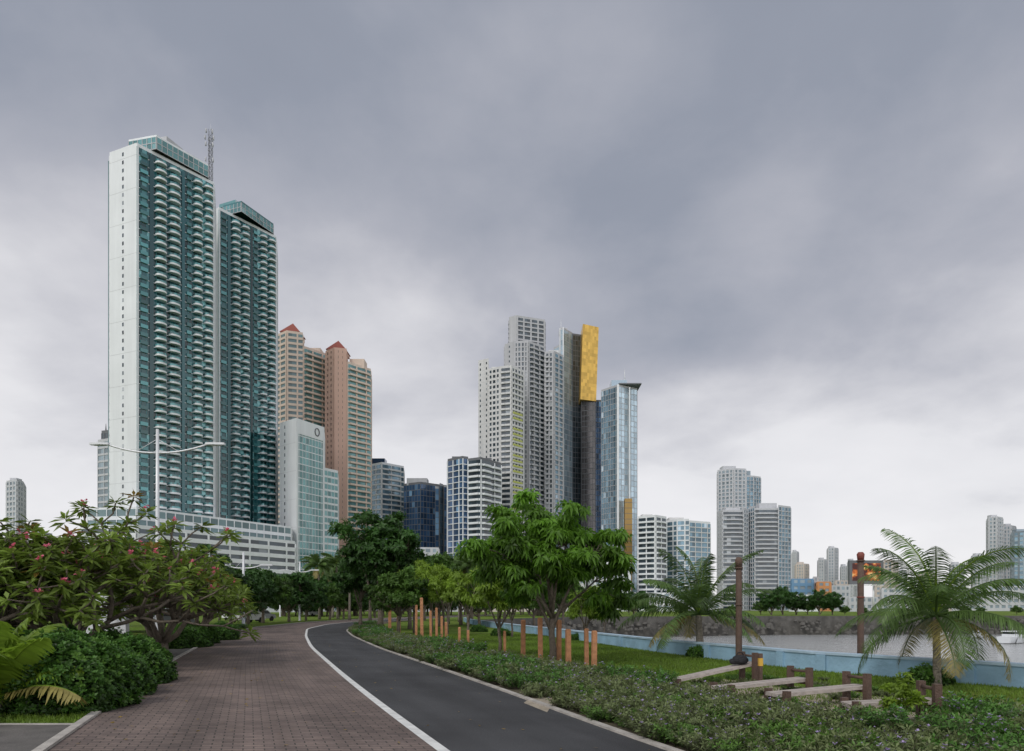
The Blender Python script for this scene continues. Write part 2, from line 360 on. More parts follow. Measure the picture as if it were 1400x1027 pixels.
# peach towers
pch=dict(fh=3.2,bw=3.,gm='rail',wm='peach',sp=.42,pw=.9,d=.35,k=2)
pchb=dict(fh=3.2,bw=3.5,gm='green',wm='peach',sp=.30,pw=.8,d=.35,k=2,balc=((.1,.9,1.0,False),))
sal=dict(fh=3.2,bw=3.6,gm='bglass',wm='salmon',sp=.5,pw=2.2,d=.3,k=1)
Yc=397
bld('peach_residential_tower',[dict(chain=[(376,402),(392,395),(414,398)],back=18,z0=0,z1=ZA(457,Yc),specs=[pch],top='peach'),
  dict(chain=[(414,399),(447,412)],back=18,z0=0,z1=ZA(474,Yc),specs=[pchb],top='peach')],
  lambda mb:(roofbox(mb,384,409,400,11,ZA(457,Yc),ZA(452,Yc),'peach'),pyramid(mb,384,409,400,11,ZA(451,Yc),ZA(434,Yc),'redroof'),roofbox(mb,418,438,408,8,ZA(474,Yc),ZA(466,Yc),'peach')))
bld('peach_residential_tower',[dict(chain=[(445,400),(457,394),(474,396)],back=18,z0=0,z1=ZA(481,Yc),specs=[sal],top='salmon'),
  dict(chain=[(474,397),(507,410)],back=18,z0=0,z1=ZA(497,Yc),specs=[dict(pchb,wm='peach')],top='peach')],
  lambda mb:(roofbox(mb,447,472,398,11,ZA(481,Yc),ZA(477,Yc),'salmon'),pyramid(mb,447,472,398,11,ZA(477,Yc),ZA(460,Yc),'redroof'),roofbox(mb,478,498,405,8,ZA(497,Yc),ZA(484,Yc),'peach')))
# hotel
gl=dict(fh=3.4,bw=2.2,gm='green',wm='white',sp=.12,pw=.18,d=.1)
def hotelx(mb):
    p=(XA(405,333),333.);q=(XA(443,350),350.);L=math.hypot(q[0]-p[0],q[1]-p[1]);u=((q[0]-p[0])/L,(q[1]-p[1])/L);n=(u[1],-u[0]);z=ZA(577,335)
    sbox(mb,p,u,n,0,L,.35,z-6,z+1.2,'white'); sbox(mb,p,u,n,0,1.2,.4,0,z-6,'white'); sbox(mb,p,u,n,L-1,L,.4,0,z-6,'white')
    c=np.array([p[0]+u[0]*L*.72+n[0]*.5,p[1]+u[1]*L*.72+n[1]*.5,z-2.5])
    mb.tube([c+np.array([u[0]*1.5*math.cos(t),u[1]*1.5*math.cos(t),1.9*math.sin(t)]) for t in np.linspace(0,2*math.pi,13)],[.3]*13,'dgrey',5)
bld('glass_hotel',[dict(chain=[(383,342),(405,333),(443,350)],back=16,z0=0,z1=ZA(577,335),specs=[dict(fh=3.4,wm='white',solid=True,slots=((.3,.8),)),gl]),
   dict(chain=[(443,352),(462,360)],back=20,z0=0,z1=ZA(643,352),specs=[dict(gl,sp=.3)])],hotelx)
# mid buildings
bld('blue_apartment_building',[dict(chain=[(507,452),(522,445),(552,458)],back=16,z0=0,z1=ZA(636,448),specs=[dict(fh=3.3,bw=2.5,gm='blue',wm='white',sp=.25,pw=.5,d=.3,k=2),dict(fh=3.3,bw=2.5,gm='blue',wm='white2',sp=.3,pw=.35,d=.3,k=3,balc=((.3,.8,.8,False),))])],
   lambda mb:roofbox(mb,508,526,452,8,ZA(636,448),ZA(625,448),'dblue'))
bld('dark_glass_office',[dict(chain=[(552,432),(575,425),(612,438)],back=16,z0=0,z1=ZA(663,428),specs=[dict(fh=3.6,bw=2.2,gm='dblue',wm='dgrey',sp=.1,pw=.15,d=.08)],top='dgrey')],
   lambda mb:(roofbox(mb,556,584,430,8,ZA(663,428),ZA(653,428),'grey')))
mb=MB()
for i,(a,b,t) in enumerate(((594,600,668),(600,606,664),(606,611,666),(611,617,663))):
    block(mb,[(a+1,420-i%2),(b,421+i%2*2)],14,0,ZA(t,420),[dict(fh=3.6,bw=1.6,gm='blue' if i%2 else 'dblue',wm='dgrey',sp=.08,pw=.1,d=.06)],top='grey')
mb.obj('faceted_glass_office')
hst=dict(fh=3.2,bw=3,gm='bglass',wm='white',sp=.36,pw=.4,d=.4,k=4,balc=((.08,.42,1.2,False),(.55,.93,1.2,False)))
bld('striped_apartment_tower',[dict(chain=[(612,386),(632,378),(640,380)],back=14,z0=0,z1=ZA(628,380),specs=[dict(fh=3.2,bw=2.4,gm='dblue',wm='white',sp=.12,pw=.5,d=.4,k=2)],top='dgrey'),
   dict(chain=[(640,379),(657,375),(685,390)],back=14,z0=0,z1=ZA(630,378),specs=[dict(hst,balc=((.1,.9,1.,False),)),hst],top='dgrey')],
   lambda mb:(roofbox(mb,618,636,384,8,ZA(628,380),ZA(622,380),'dgrey'),roofbox(mb,650,672,386,8,ZA(630,380),ZA(623,380),'dgrey')))
# white cluster
cw=dict(fh=3.2,bw=2.8,gm='bglass',wm='white2',sp=.42,pw=.9,d=.3)
cg=dict(fh=3.2,bw=2.6,gm='bglass',wm='grey',sp=.28,pw=1.05,d=.5,k=1)
def limex(mb):
    p=(XA(700,411),411.);q=(XA(716,420),420.);L=math.hypot(q[0]-p[0],q[1]-p[1]);u=((q[0]-p[0])/L,(q[1]-p[1])/L);n=(u[1],-u[0])
    for z in np.arange(20,122,3.2):
        if int(z/3.2)%5: sbox(mb,p,u,n,.6,L*.8,.9,z,z+1.1,'lime',o0=.36)
bld('white_apartment_tower',[dict(chain=[(654,424),(668,420)],back=14,z0=0,z1=ZA(493,420),specs=[dict(fh=3.2,wm='white2',solid=True,slots=((.2,.8),(.8,.8)))],top='white2'),
   dict(chain=[(668,417),(684,413),(699,411),(716,420)],back=18,z0=0,z1=ZA(505,414),specs=[cw,dict(cw,k=2,pw=.7,balc=((.1,.45,.7,False),(.55,.9,.7,False))),dict(cw,balc=((.1,.85,.5,False),))],top='white2')],
   lambda mb:(limex(mb),roofbox(mb,672,690,420,8,ZA(505,414),ZA(497,414),'white2')))
bld('grey_apartment_tower',[dict(chain=[(690,452),(703,447),(722,446),(745,456)],back=20,z0=0,z1=ZA(472,450),specs=[dict(fh=3.2,wm='grey',solid=True,slots=((.5,.9),)),cg,dict(cg,k=2,balc=((.15,.5,.7,False),(.6,.9,.7,False)))],top='grey'),
   dict(chain=[(696,455),(706,452),(745,459)],back=14,z0=ZA(472,450)+1.4,z1=ZA(434,452),specs=[dict(fh=3.2,wm='grey',solid=True,slots=()),dict(cg,k=2,sp=.3)],top='grey'),
   dict(chain=[(745,452),(757,450),(770,458)],back=20,z0=0,z1=ZA(484,452),specs=[dict(cg,balc=((.1,.5,.8,False),)),dict(cg,gm='blue',k=2)],top='grey')],
   lambda mb:(roofbox(mb,750,764,456,8,ZA(484,452),ZA(476,452),'white2'),roofbox(mb,700,722,458,8,ZA(434,452)+1,ZA(430,452),'grey')))
# silver glass towers with gold slab
sv=dict(fh=3.8,bw=2.4,gm='silver',wm='grey',sp=.08,pw=.3,d=.15,k=3)
def goldx(mb):
    Yg=496.;a0,a1=XA(793.5,Yg),XA(815,Yg);b0,b1=XA(797,Yg),XA(818.5,Yg);z0=ZA(546,Yg);z1=ZA(443,Yg)
    nz=22;nx=8
    for i in range(nz):
        for j in range(nx):
            def pt(s,t): return (a0+(a1-a0)*s+(b0-a0)*t, Yg, z0+(z1-z0)*t-s*(1.5+t))
            mb.face([pt(j/nx,i/nz),pt((j+1)/nx,i/nz),pt((j+1)/nx,(i+1)/nz),pt(j/nx,(i+1)/nz)],'gold')
    D=16
    mb.face([(a0,Yg,z0),(a0,Yg+D,z0),(b0,Yg+D,z1),(b0,Yg,z1)],'gold'); mb.face([(a1,Yg,z0-1.5),(b1,Yg,z1-2.5),(b1,Yg+D,z1-2.5),(a1,Yg+D,z0-1.5)],'gold')
    mb.face([(b0,Yg,z1),(b0,Yg+D,z1),(b1,Yg+D,z1-2.5),(b1,Yg,z1-2.5)],'gold'); mb.face([(a0,Yg,z0),(a1,Yg,z0-1.5),(a1,Yg+D,z0-1.5),(a0,Yg+D,z0)],'gold')
    mb.face([(a0,Yg+D,z0),(a1,Yg+D,z0-1.5),(b1,Yg+D,z1-2.5),(b0,Yg+D,z1)],'gold')
    spire(mb,767,500,ZA(452,500),ZA(436,500),.3); roofbox(mb,765,776,503,8,ZA(452,500),ZA(446,500),'grey')
    for px,Y_ in ((770,497.6),(765.6,499.5)): mb.box(XA(px,Y_)-.35,XA(px,Y_)+.35,Y_-.6,Y_+.5,0,ZA(452,500)+1.2,'white')
bld('glass_tower_with_gold_slab',[dict(chain=[(757,506),(765,500)],back=16,z0=0,z1=ZA(474,500),specs=[dict(sv,gm='silver')],top='grey'),
   dict(chain=[(765,500),(770,498),(783,508)],back=16,z0=0,z1=ZA(452,500),specs=[sv,dict(sv,gm='silver')],top='grey'),
   dict(chain=[(783,507),(797,510)],back=16,z0=0,z1=ZA(457,505),specs=[dict(fh=3.8,bw=2,gm='bglass',wm='dgrey',sp=.1,pw=.2,d=.1)],top='dgrey'),
   dict(chain=[(795,500),(814,497)],back=18,z0=0,z1=ZA(547,498),specs=[dict(fh=3.8,bw=1.9,gm='bronze',wm='dgrey',sp=.1,pw=.22,d=.15)],top='dgrey'),
   dict(chain=[(814.2,499),(823,499)],back=16,z0=0,z1=ZA(549,498),specs=[dict(fh=3.8,bw=1.9,gm='dblue',wm='dgrey',sp=.1,pw=.22,d=.15)],top='dgrey')],goldx)
def Lx(mb):
    z=ZA(531,478)
    x1=XA(873,480); mb.box(XA(848,474)-1,x1+1,474,492,z+1.6,z+2.4,'dgrey'); roofbox(mb,836,857,479,10,z+1.4,z+6,'silver'); spire(mb,854,482,z+6,ZA(502,480),.45)
    mb.box(XA(854,470),XA(864,470),469,474,0,ZA(682,470),'dgold')
    for z_ in np.arange(6,ZA(682,470),3.8): mb.box(XA(854,470)-.05,XA(864,470)+.05,468.9,469.0,z_,z_+.25,'dgrey')
    mb.box(XA(845,473.5)-.9,XA(845,473.5)+.5,472.6,474.5,0,z+1,'white')
    mb.box(XA(860,478)-.35,XA(860,478)+.35,475.5,480,ZA(680,470),z,'white')
bld('silver_glass_skyscraper',[dict(chain=[(822,486),(845,474),(871,482)],back=20,z0=0,z1=ZA(531,478),specs=[dict(sv,gm='blue',k=1,pw=.2),dict(sv,k=1,pw=.15,bw=3)],top='grey')],Lx)
ml=dict(fh=3.2,bw=2.8,gm='bglass',wm='white',sp=.36,pw=.6,d=.4,k=2,balc=((.1,.85,.8,False),))
bld('white_apartment_block',[dict(chain=[(872,424),(896,417),(911,425)],back=14,z0=0,z1=ZA(708,420),specs=[ml])],lambda mb:roofbox(mb,878,892,424,7,ZA(708,420),ZA(702,420),'white2'))
bld('white_apartment_block',[dict(chain=[(911,446),(925,440),(942,437)],back=14,z0=0,z1=ZA(713,440),specs=[dict(fh=3.2,bw=3.,gm='blue',wm='white',sp=.25,pw=.8,d=.3,k=2)]),
   dict(chain=[(942,438),(971,446)],back=14,z0=0,z1=ZA(715,440),specs=[dict(fh=3.2,bw=2.4,gm='blue',wm='white2',sp=.2,pw=.4,d=.3,k=2)])],lambda mb:roofbox(mb,915,935,446,7,ZA(713,440),ZA(706,440),'white2'))
# right cluster
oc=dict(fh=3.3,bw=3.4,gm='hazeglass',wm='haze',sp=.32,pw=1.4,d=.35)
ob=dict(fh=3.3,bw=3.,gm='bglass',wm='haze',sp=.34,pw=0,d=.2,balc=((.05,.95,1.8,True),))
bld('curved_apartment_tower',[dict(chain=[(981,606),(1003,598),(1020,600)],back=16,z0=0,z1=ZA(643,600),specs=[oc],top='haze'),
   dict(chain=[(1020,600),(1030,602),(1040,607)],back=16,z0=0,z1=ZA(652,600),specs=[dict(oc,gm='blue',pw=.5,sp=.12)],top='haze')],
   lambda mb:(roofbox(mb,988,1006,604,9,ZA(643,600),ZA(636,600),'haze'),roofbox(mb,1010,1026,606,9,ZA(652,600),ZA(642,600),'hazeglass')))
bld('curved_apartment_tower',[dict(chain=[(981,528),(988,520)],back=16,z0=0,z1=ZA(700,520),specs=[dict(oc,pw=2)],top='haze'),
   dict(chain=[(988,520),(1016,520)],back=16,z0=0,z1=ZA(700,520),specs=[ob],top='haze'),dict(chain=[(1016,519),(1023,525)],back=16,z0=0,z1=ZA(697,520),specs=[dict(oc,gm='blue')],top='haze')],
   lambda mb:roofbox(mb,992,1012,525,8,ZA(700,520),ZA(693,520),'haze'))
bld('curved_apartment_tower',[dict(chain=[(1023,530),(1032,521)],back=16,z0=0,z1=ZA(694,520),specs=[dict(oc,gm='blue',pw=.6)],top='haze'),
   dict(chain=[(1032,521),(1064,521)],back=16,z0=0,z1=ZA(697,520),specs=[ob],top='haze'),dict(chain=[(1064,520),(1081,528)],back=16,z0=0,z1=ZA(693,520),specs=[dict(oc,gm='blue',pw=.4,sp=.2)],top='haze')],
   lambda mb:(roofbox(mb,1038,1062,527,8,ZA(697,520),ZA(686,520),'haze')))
# distant buildings
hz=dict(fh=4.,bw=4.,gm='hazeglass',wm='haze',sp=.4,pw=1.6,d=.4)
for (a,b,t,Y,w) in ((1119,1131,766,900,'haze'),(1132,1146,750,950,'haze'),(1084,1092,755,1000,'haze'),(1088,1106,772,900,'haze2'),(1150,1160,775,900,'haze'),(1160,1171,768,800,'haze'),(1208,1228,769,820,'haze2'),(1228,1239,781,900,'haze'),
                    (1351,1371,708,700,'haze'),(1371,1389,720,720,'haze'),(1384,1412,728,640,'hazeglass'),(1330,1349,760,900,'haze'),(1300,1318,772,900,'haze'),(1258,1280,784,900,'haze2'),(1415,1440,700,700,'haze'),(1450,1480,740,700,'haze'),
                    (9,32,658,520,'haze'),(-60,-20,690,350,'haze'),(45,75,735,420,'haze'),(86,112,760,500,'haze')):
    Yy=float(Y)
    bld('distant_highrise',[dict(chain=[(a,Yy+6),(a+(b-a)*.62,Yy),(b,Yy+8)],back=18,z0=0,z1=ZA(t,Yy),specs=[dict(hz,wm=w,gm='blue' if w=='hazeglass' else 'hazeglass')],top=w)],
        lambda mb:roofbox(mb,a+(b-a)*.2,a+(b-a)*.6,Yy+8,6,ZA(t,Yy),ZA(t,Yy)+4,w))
bld('grey_glass_tower',[dict(chain=[(134,340),(152,336)],back=16,z0=0,z1=ZA(604,338),specs=[dict(fh=3.4,bw=2.4,gm='hazeglass',wm='haze',sp=.3,pw=.4,d=.2,k=2)],top='haze'),
    dict(chain=[(139,342),(152,340)],back=10,z0=ZA(604,338)+1.5,z1=ZA(590,338),specs=[dict(fh=2.5,bw=2.4,gm='bglass',wm='dgrey',sp=.3,pw=.3,d=.1)],top='dgrey')],lambda mb:spire(mb,145,345,ZA(590,338),ZA(574,338),.5,'dgrey'))
rr=random.Random(3)
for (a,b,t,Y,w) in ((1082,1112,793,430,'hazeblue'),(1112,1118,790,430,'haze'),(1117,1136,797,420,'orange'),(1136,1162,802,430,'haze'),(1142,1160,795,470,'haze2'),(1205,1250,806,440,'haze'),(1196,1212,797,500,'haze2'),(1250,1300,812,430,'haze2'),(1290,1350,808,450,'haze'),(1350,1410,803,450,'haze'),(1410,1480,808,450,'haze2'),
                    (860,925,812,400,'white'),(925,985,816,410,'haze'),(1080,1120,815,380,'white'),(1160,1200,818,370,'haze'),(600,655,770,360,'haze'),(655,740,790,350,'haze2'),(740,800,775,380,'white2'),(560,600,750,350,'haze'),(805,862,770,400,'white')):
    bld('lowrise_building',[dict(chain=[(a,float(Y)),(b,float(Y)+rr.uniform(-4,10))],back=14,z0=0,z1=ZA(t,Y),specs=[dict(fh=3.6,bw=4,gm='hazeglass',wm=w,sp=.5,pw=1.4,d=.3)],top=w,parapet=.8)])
# led billboard
mb=MB(); Y=260.; x0,x1=XA(1163,Y),XA(1206,Y); zb,zt=ZA(797,Y),ZA(768,Y)
mb.box(x0-.5,x1+.5,Y,Y+1.2,zb-.5,zt+.5,'dgrey'); mb.face([(x0+.6,Y-.05,zb+.8),(x1-.6,Y-.05,zb+.8),(x1-.6,Y-.05,zt-.6),(x0+.6,Y-.05,zt-.6)],'screen')
for f in (.25,.75): mb.tube([(x0+(x1-x0)*f,Y+.6,0),(x0+(x1-x0)*f,Y+.6,zb)],[.35,.3],'steel',8)
mb.box(x0,x1,Y-1,Y,zb-1.0,zb-.8,'steel'); mb.obj('led_billboard')

# ---------------------------------------------------------------- ground
shore=[(26,-6),(16.6,7),(11.25,14.5),(8.5,18.9),(6.2,25.5),(4.5,33),(0.6,50),(-4.3,75.5),(-6,90),(-3,110),(14,140),(60,156),(200,168),(700,200),(5000,500)]
land=[(60,-60),]+shore+[(5000,5000),(-5000,5000),(-5000,-600),(60,-600)]
import bmesh
bm=bmesh.new(); vs=[bm.verts.new((x,y,0)) for x,y in land]; f=bm.faces.new(vs); bmesh.ops.triangulate(bm,faces=[f])
bmesh.ops.recalc_face_normals(bm,faces=bm.faces[:])
for f in bm.faces:
    if f.normal.z<0: f.normal_flip()
me=bpy.data.meshes.new('ground'); bm.to_mesh(me); me.materials.append(M['grass']); mkobj('ground',me)
mb=MB(); mb.face([(-20,-700,-4.3),(6000,-700,-4.3),(6000,700,-4.3),(-20,700,-4.3)],'water'); mb.obj('sea_water')
# rocky shore revetment
mb=MB(); r=random.Random(4)
S=[(60,-60)]+shore
for i in range(len(S)-1):
    a,b=S[i],S[i+1]; mb.face([(a[0],a[1],-6),(b[0],b[1],-6),(b[0],b[1],-.004),(a[0],a[1],-.004)],'rock')
def rock(mb,c,s):
    n=6; a0=r.random()*6; top=[(c[0]+s*.6*math.cos(a0+i*6.283/n)*r.uniform(.7,1.2),c[1]+s*.6*math.sin(a0+i*6.283/n)*r.uniform(.7,1.2),c[2]+s*.5*r.uniform(.6,1)) for i in range(n)]
    bot=[(c[0]+s*math.cos(a0+i*6.283/n)*r.uniform(.8,1.1),c[1]+s*math.sin(a0+i*6.283/n)*r.uniform(.8,1.1),c[2]-s*.5) for i in range(n)]
    for i in range(n): mb.face([bot[i],bot[(i+1)%n],top[(i+1)%n],top[i]],'rock')
    mb.face(top,'rock')
for i in range(7,len(S)-2):
    a,b=S[i],S[i+1]; L=math.hypot(b[0]-a[0],b[1]-a[1]); u=((b[0]-a[0])/L,(b[1]-a[1])/L); n=(u[1],-u[0])
    for t in range(int(min(L,330)*3.2)):
        s=r.uniform(0,min(L,330)); o=r.uniform(0,3.2); rock(mb,(a[0]+u[0]*s+n[0]*o,a[1]+u[1]*s+n[1]*o,-.9-o*1.0+r.uniform(-.2,.2)),r.uniform(.25,.7))
mb.obj('rock_revetment')

# ---------------------------------------------------------------- paths
def curve(pts):
    Y=np.array([p[1] for p in pts]);X=np.array([p[0] for p in pts]); return lambda y:np.interp(y,Y,X)
LE=[(0.0,-8),(-2.4,0),(-5.53,8.13),(-6.66,11.1),(-10.8,21.7),(-17.9,41.7),(-23.,61),(-25.3,83.5),(-24,110),(-16,150),(-5,190)]
MI=[(5.4,-8),(2.3,0),(-.83,8.13),(-1.84,10.7),(-4.2,17.05),(-8.8,29.9),(-12.6,41.7),(-17.0,56.6),(-19.6,72),(-20,83.5),(-18.7,110),(-11,150),(0,190)]
RE=[(8.2,-8),(5.,0),(1.79,8.13),(1.0,10.4),(0,13.4),(-2.05,19.1),(-5.46,28.3),(-9.8,41.7),(-12.9,52.9),(-15.7,69),(-16.4,83.5),(-15.3,110),(-8,150),(3,190)]
ys=np.arange(-8,190,.5)
def smooth(pts,ws=(9,9)):
    y=np.arange(-14,196,.5); x=curve(pts)(np.clip(y,-8,190))
    s0=(pts[1][0]-pts[0][0])/(pts[1][1]-pts[0][1]); x=np.where(y<-8,pts[0][0]+s0*(y+8),x)
    for w in ws: x=np.convolve(np.pad(x,w//2,mode='edge'),np.ones(w)/w,'valid')
    return lambda q:np.interp(q,y,x)
fL,fM,fR=smooth(LE),smooth(MI),smooth(RE)
def strip(name,fa,fb,z,k,ys=ys,thick=0):
    me=bpy.data.meshes.new(name); V=[];Fc=[]
    xa,xb=fa(ys),fb(ys); s=np.concatenate([[0],np.cumsum(np.hypot(np.diff((xa+xb)/2),np.diff(ys)))])
    for i,y in enumerate(ys):
        for t in (0,1):
            V.append((xa[i] if t==0 else xb[i],y,z)); 
    uvs=[]
    for i in range(len(ys)-1):
        Fc.append((2*i,2*i+1,2*i+3,2*i+2))
        w0,w1=abs(xb[i]-xa[i])*.93,abs(xb[i+1]-xa[i+1])*.93
        uvs+=[(0,s[i]),(w0,s[i]),(w1,s[i+1]),(0,s[i+1])]
    if thick:
        n0=len(V)
        for i in range(len(ys)):
            V.append((xa[i],ys[i],z-thick)); V.append((xb[i],ys[i],z-thick))
        for i in range(len(ys)-1):
            Fc.append((n0+2*i,2*i,2*i+2,n0+2*i+2)); uvs+=[(0,0)]*4
            Fc.append((2*i+1,n0+2*i+1,n0+2*i+3,2*i+3)); uvs+=[(0,0)]*4
    me.from_pydata(V,[],Fc); uv=me.uv_layers.new(name='UVMap')
    uv.data.foreach_set('uv',np.array(uvs,dtype=np.float32).ravel()); me.materials.append(M[k]); return mkobj(name,me)
off=lambda f,d:(lambda y:f(y)+d)
strip('brick_footpath',fL,off(fM,-.06),.012,'brick')
strip('cycle_path',off(fM,.06),fR,.012,'asph')
strip('painted_line',off(fM,-.07),off(fM,.08),.018,'line')
strip('footpath_kerb',off(fL,-.13),off(fL,0),.05,'kerb',thick=.06)
strip('cycle_path_kerb',fR,off(fR,.11),.045,'kerb',thick=.06)
# shrub bed soil
bedR=[(14,-8),(12,0),(8.8,7),(7.6,9.4),(6.1,11.2),(4.5,12.8),(3.1,14.6),(1.9,17.),(.4,19.8),(-2.3,28),(-6.3,38),(-10.2,52),(-13.2,66),(-14.6,83),(-13,110)]
fB=smooth(bedR,(3,))
strip('planting_bed_soil',off(fR,.12),fB,.008,'soil',ys=np.arange(-8,100,.5))
mb=MB()
mb.face([(x,y,.014) for x,y in (G(716,962),G(748,975),G(760,956),G(735,948))],'sand')
mb.face([(x,y,.013) for x,y in (G(905,946),G(1120,975),G(1300,1002),G(1295,962),G(1080,938),G(960,926))],'sand'); mb.obj('sandy_patch')
# left side paving
mb=MB(); mb.face([(-30,6.0,.010),(-4.9,6.0,.010),(float(fL(9.9))-.15,9.9,.010),(-11,9.9,.010),(-30,9.6,.010)],'slab'); mb.face([(-30,9.6,.012),(-11,9.9,.012),(float(fL(9.9))-.15,9.9,.012),(float(fL(10.05))-.15,10.05,.012),(-11,10.05,.012),(-30,9.75,.012)],'kerb'); mb.obj('side_pavement')
mb=MB(); mb.face([(float(fL(21.5))-.14,21.5,.010),(float(fL(36))-.14,36,.010),(-24,38,.010),(-26,24,.010)],'slab'); mb.obj('side_plaza')
# sea wall (blue parapet)
W=[(40,-28),(26,-6.5),(16.4,7),(10.95,14.4),(8.2,18.7),(5.9,25.5),(4.15,33),(0.3,50),(-4.7,75.5),(-6.4,90)]
mb=MB()
def offpoly(W,d):
    out=[]
    for i,p in enumerate(W):
        a=W[max(i-1,0)];b=W[min(i+1,len(W)-1)];L=math.hypot(b[0]-a[0],b[1]-a[1]);n=((b[1]-a[1])/L,-(b[0]-a[0])/L); out.append((p[0]+n[0]*d,p[1]+n[1]*d))
    return out
Wi,Wo=W,offpoly(W,.3); Ci,Co=offpoly(W,-.03),offpoly(W,.33)
for i in range(len(W)-1):
    for A,B,z0,z1,k in ((Wi,Wo,-.05,.46,'bluewall'),(Ci,Co,.46,.52,'cap')):
        a,b,c,d=A[i],A[i+1],B[i+1],B[i]
        mb.face([(a[0],a[1],z0),(b[0],b[1],z0),(b[0],b[1],z1),(a[0],a[1],z1)],k); mb.face([(d[0],d[1],z1),(c[0],c[1],z1),(c[0],c[1],z0),(d[0],d[1],z0)],k)
        mb.face([(a[0],a[1],z1),(b[0],b[1],z1),(c[0],c[1],z1),(d[0],d[1],z1)],k)
    a,b=W[i],W[i+1];L=math.hypot(b[0]-a[0],b[1]-a[1]);u=((b[0]-a[0])/L,(b[1]-a[1])/L);n=(u[1],-u[0])
    for s in np.arange(1.2,L-.3,3.6): sbox(mb,a,u,n,s-.14,s+.14,0.,0,.455,'bluewall',o0=-.06)
mb.obj('sea_wall')

# ---------------------------------------------------------------- vegetation
def nrm(a): return a/(np.linalg.norm(a,axis=-1,keepdims=True)+1e-9)
def rosette(mb,C,A,n,L,Wd,spread,droop,k,rng,var,sag=.15,jit=.35):
    C=np.asarray(C,float);A=nrm(np.asarray(A,float));K=len(C)
    ref=nrm(rng.normal(size=(K,3)));P1=nrm(np.cross(A,ref));P2=np.cross(A,P1)
    phi=(np.arange(n)[None,:]*2*math.pi/n+rng.random((K,1))*6.28+rng.normal(0,.25,(K,n)))[...,None]
    sp=(spread+rng.normal(0,jit,(K,n)))[...,None]
    D=A[:,None]*np.cos(sp)+(P1[:,None]*np.cos(phi)+P2[:,None]*np.sin(phi))*np.sin(sp)
    D[...,2]-=droop; D=nrm(D)
    S=nrm(np.cross(D,A[:,None]+rng.normal(0,.25,(K,n,3)))); Ls=(L*rng.uniform(.7,1.2,(K,n)))[...,None]; B=C[:,None]+D*Ls*.06
    mid=B+D*Ls*.5; tip=B+D*Ls; tip[...,2]-=sag*Ls[...,0]
    V=np.stack([np.broadcast_to(B,mid.shape),mid+S*Wd*.5,tip,mid-S*Wd*.5],axis=2).reshape(-1,4,3)
    v=np.clip(np.repeat(np.asarray(var),n)+rng.normal(0,.12,K*n),0,1)
    mb.arr(V,4,k,v)
def make_tree(name,h,cr,cz0,tr,nl,ncl,clr,rpc,nleaf,L,Wd,lk,seed,fork=.35,flat=.6,spread=1.2,droop=.3,bark='bark',lobes=.3,lean=(0,0),sag=.15):
    rng=np.random.default_rng(seed);mb=MB()
    cz=(cz0+h)/2;rz=(h-cz0)/2
    d=nrm(rng.normal(size=(ncl*3,3)));d=d[d[:,2]>-.75][:ncl]
    amp=1+lobes*np.sin(3*np.arctan2(d[:,1],d[:,0])+seed)*np.cos(4*d[:,2]+seed*.7)+rng.normal(0,.10,len(d))
    rad=rng.uniform(.25,1,len(d))**.55*amp
    C=d*rad[:,None]*np.array([cr,cr,rz])*.9+np.array([lean[0],lean[1],cz])
    C[:,2]=np.minimum(C[:,2],h*.97)
    fz=h*fork if fork<1 else fork
    lx,ly=lean; trunk=[(0,0,-.1),(lx*.1+.03,ly*.1,fz*.35),(lx*.25-.03,ly*.25,fz*.7),(lx*.35,ly*.35,fz)]
    mb.tube(trunk,[tr*1.35,tr*1.05,tr*.95,tr*.9],bark,9)
    top=np.array(trunk[-1]);nodes=[];
    idx=rng.permutation(len(C));lim=[]
    for i in idx:
        if len(lim)>=nl: break
        a=math.atan2(C[i][1]-top[1],C[i][0]-top[0])
        if all(abs((a-b+math.pi)%(2*math.pi)-math.pi)>2.6/nl for b in lim): 
            lim.append(a);e=C[i];m=top+(e-top)*.45+np.array([0,0,.08*h*rng.uniform(-.2,1)])+rng.normal(0,.05*cr,3)
            s=np.array(trunk[2 if rng.random()<.35 else 3]);pts=[s,s+(m-s)*.5+rng.normal(0,.03*cr,3),m,(m+e)/2+rng.normal(0,.04*cr,3),e]
            mb.tube(pts,[tr*.62,tr*.5,tr*.38,tr*.25,tr*.1],bark,6);nodes+=[(p,tr*.3) for p in pts[1:4]]
    c0=np.array([lx,ly,h*.8]);mb.tube([top,(top+c0)/2+rng.normal(0,.05*cr,3),c0],[tr*.7,tr*.4,tr*.12],bark,6);nodes+=[((top+c0)/2,tr*.3)]
    NP=np.array([n[0] for n in nodes])
    for c in C:
        j=np.argmin(np.linalg.norm(NP-c,axis=1)+np.maximum(0,NP[:,2]-c[2])*1.);s=NP[j]
        mb.tube([s,(s+c)/2+rng.normal(0,.05*cr,3)+np.array([0,0,.04*cr]),c],[tr*.2,tr*.13,tr*.05],bark,4,False)
    K=len(C)*rpc;Cc=np.repeat(C,rpc,axis=0);o=nrm(rng.normal(size=(K,3)))*(rng.random((K,1))**.45)*clr*np.repeat(rng.uniform(.6,1.25,len(C)),rpc)[:,None]
    o[:,2]*=flat;P=Cc+o
    A=nrm(o*np.array([1,1,1])/clr+np.array([0,0,.7])+rng.normal(0,.3,(K,3)))
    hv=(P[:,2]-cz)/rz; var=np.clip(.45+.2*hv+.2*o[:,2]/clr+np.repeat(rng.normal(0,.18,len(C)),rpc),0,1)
    rosette(mb,P,A,nleaf,L,Wd,spread,droop,lk,rng,var,sag)
    return mb.mesh(name)

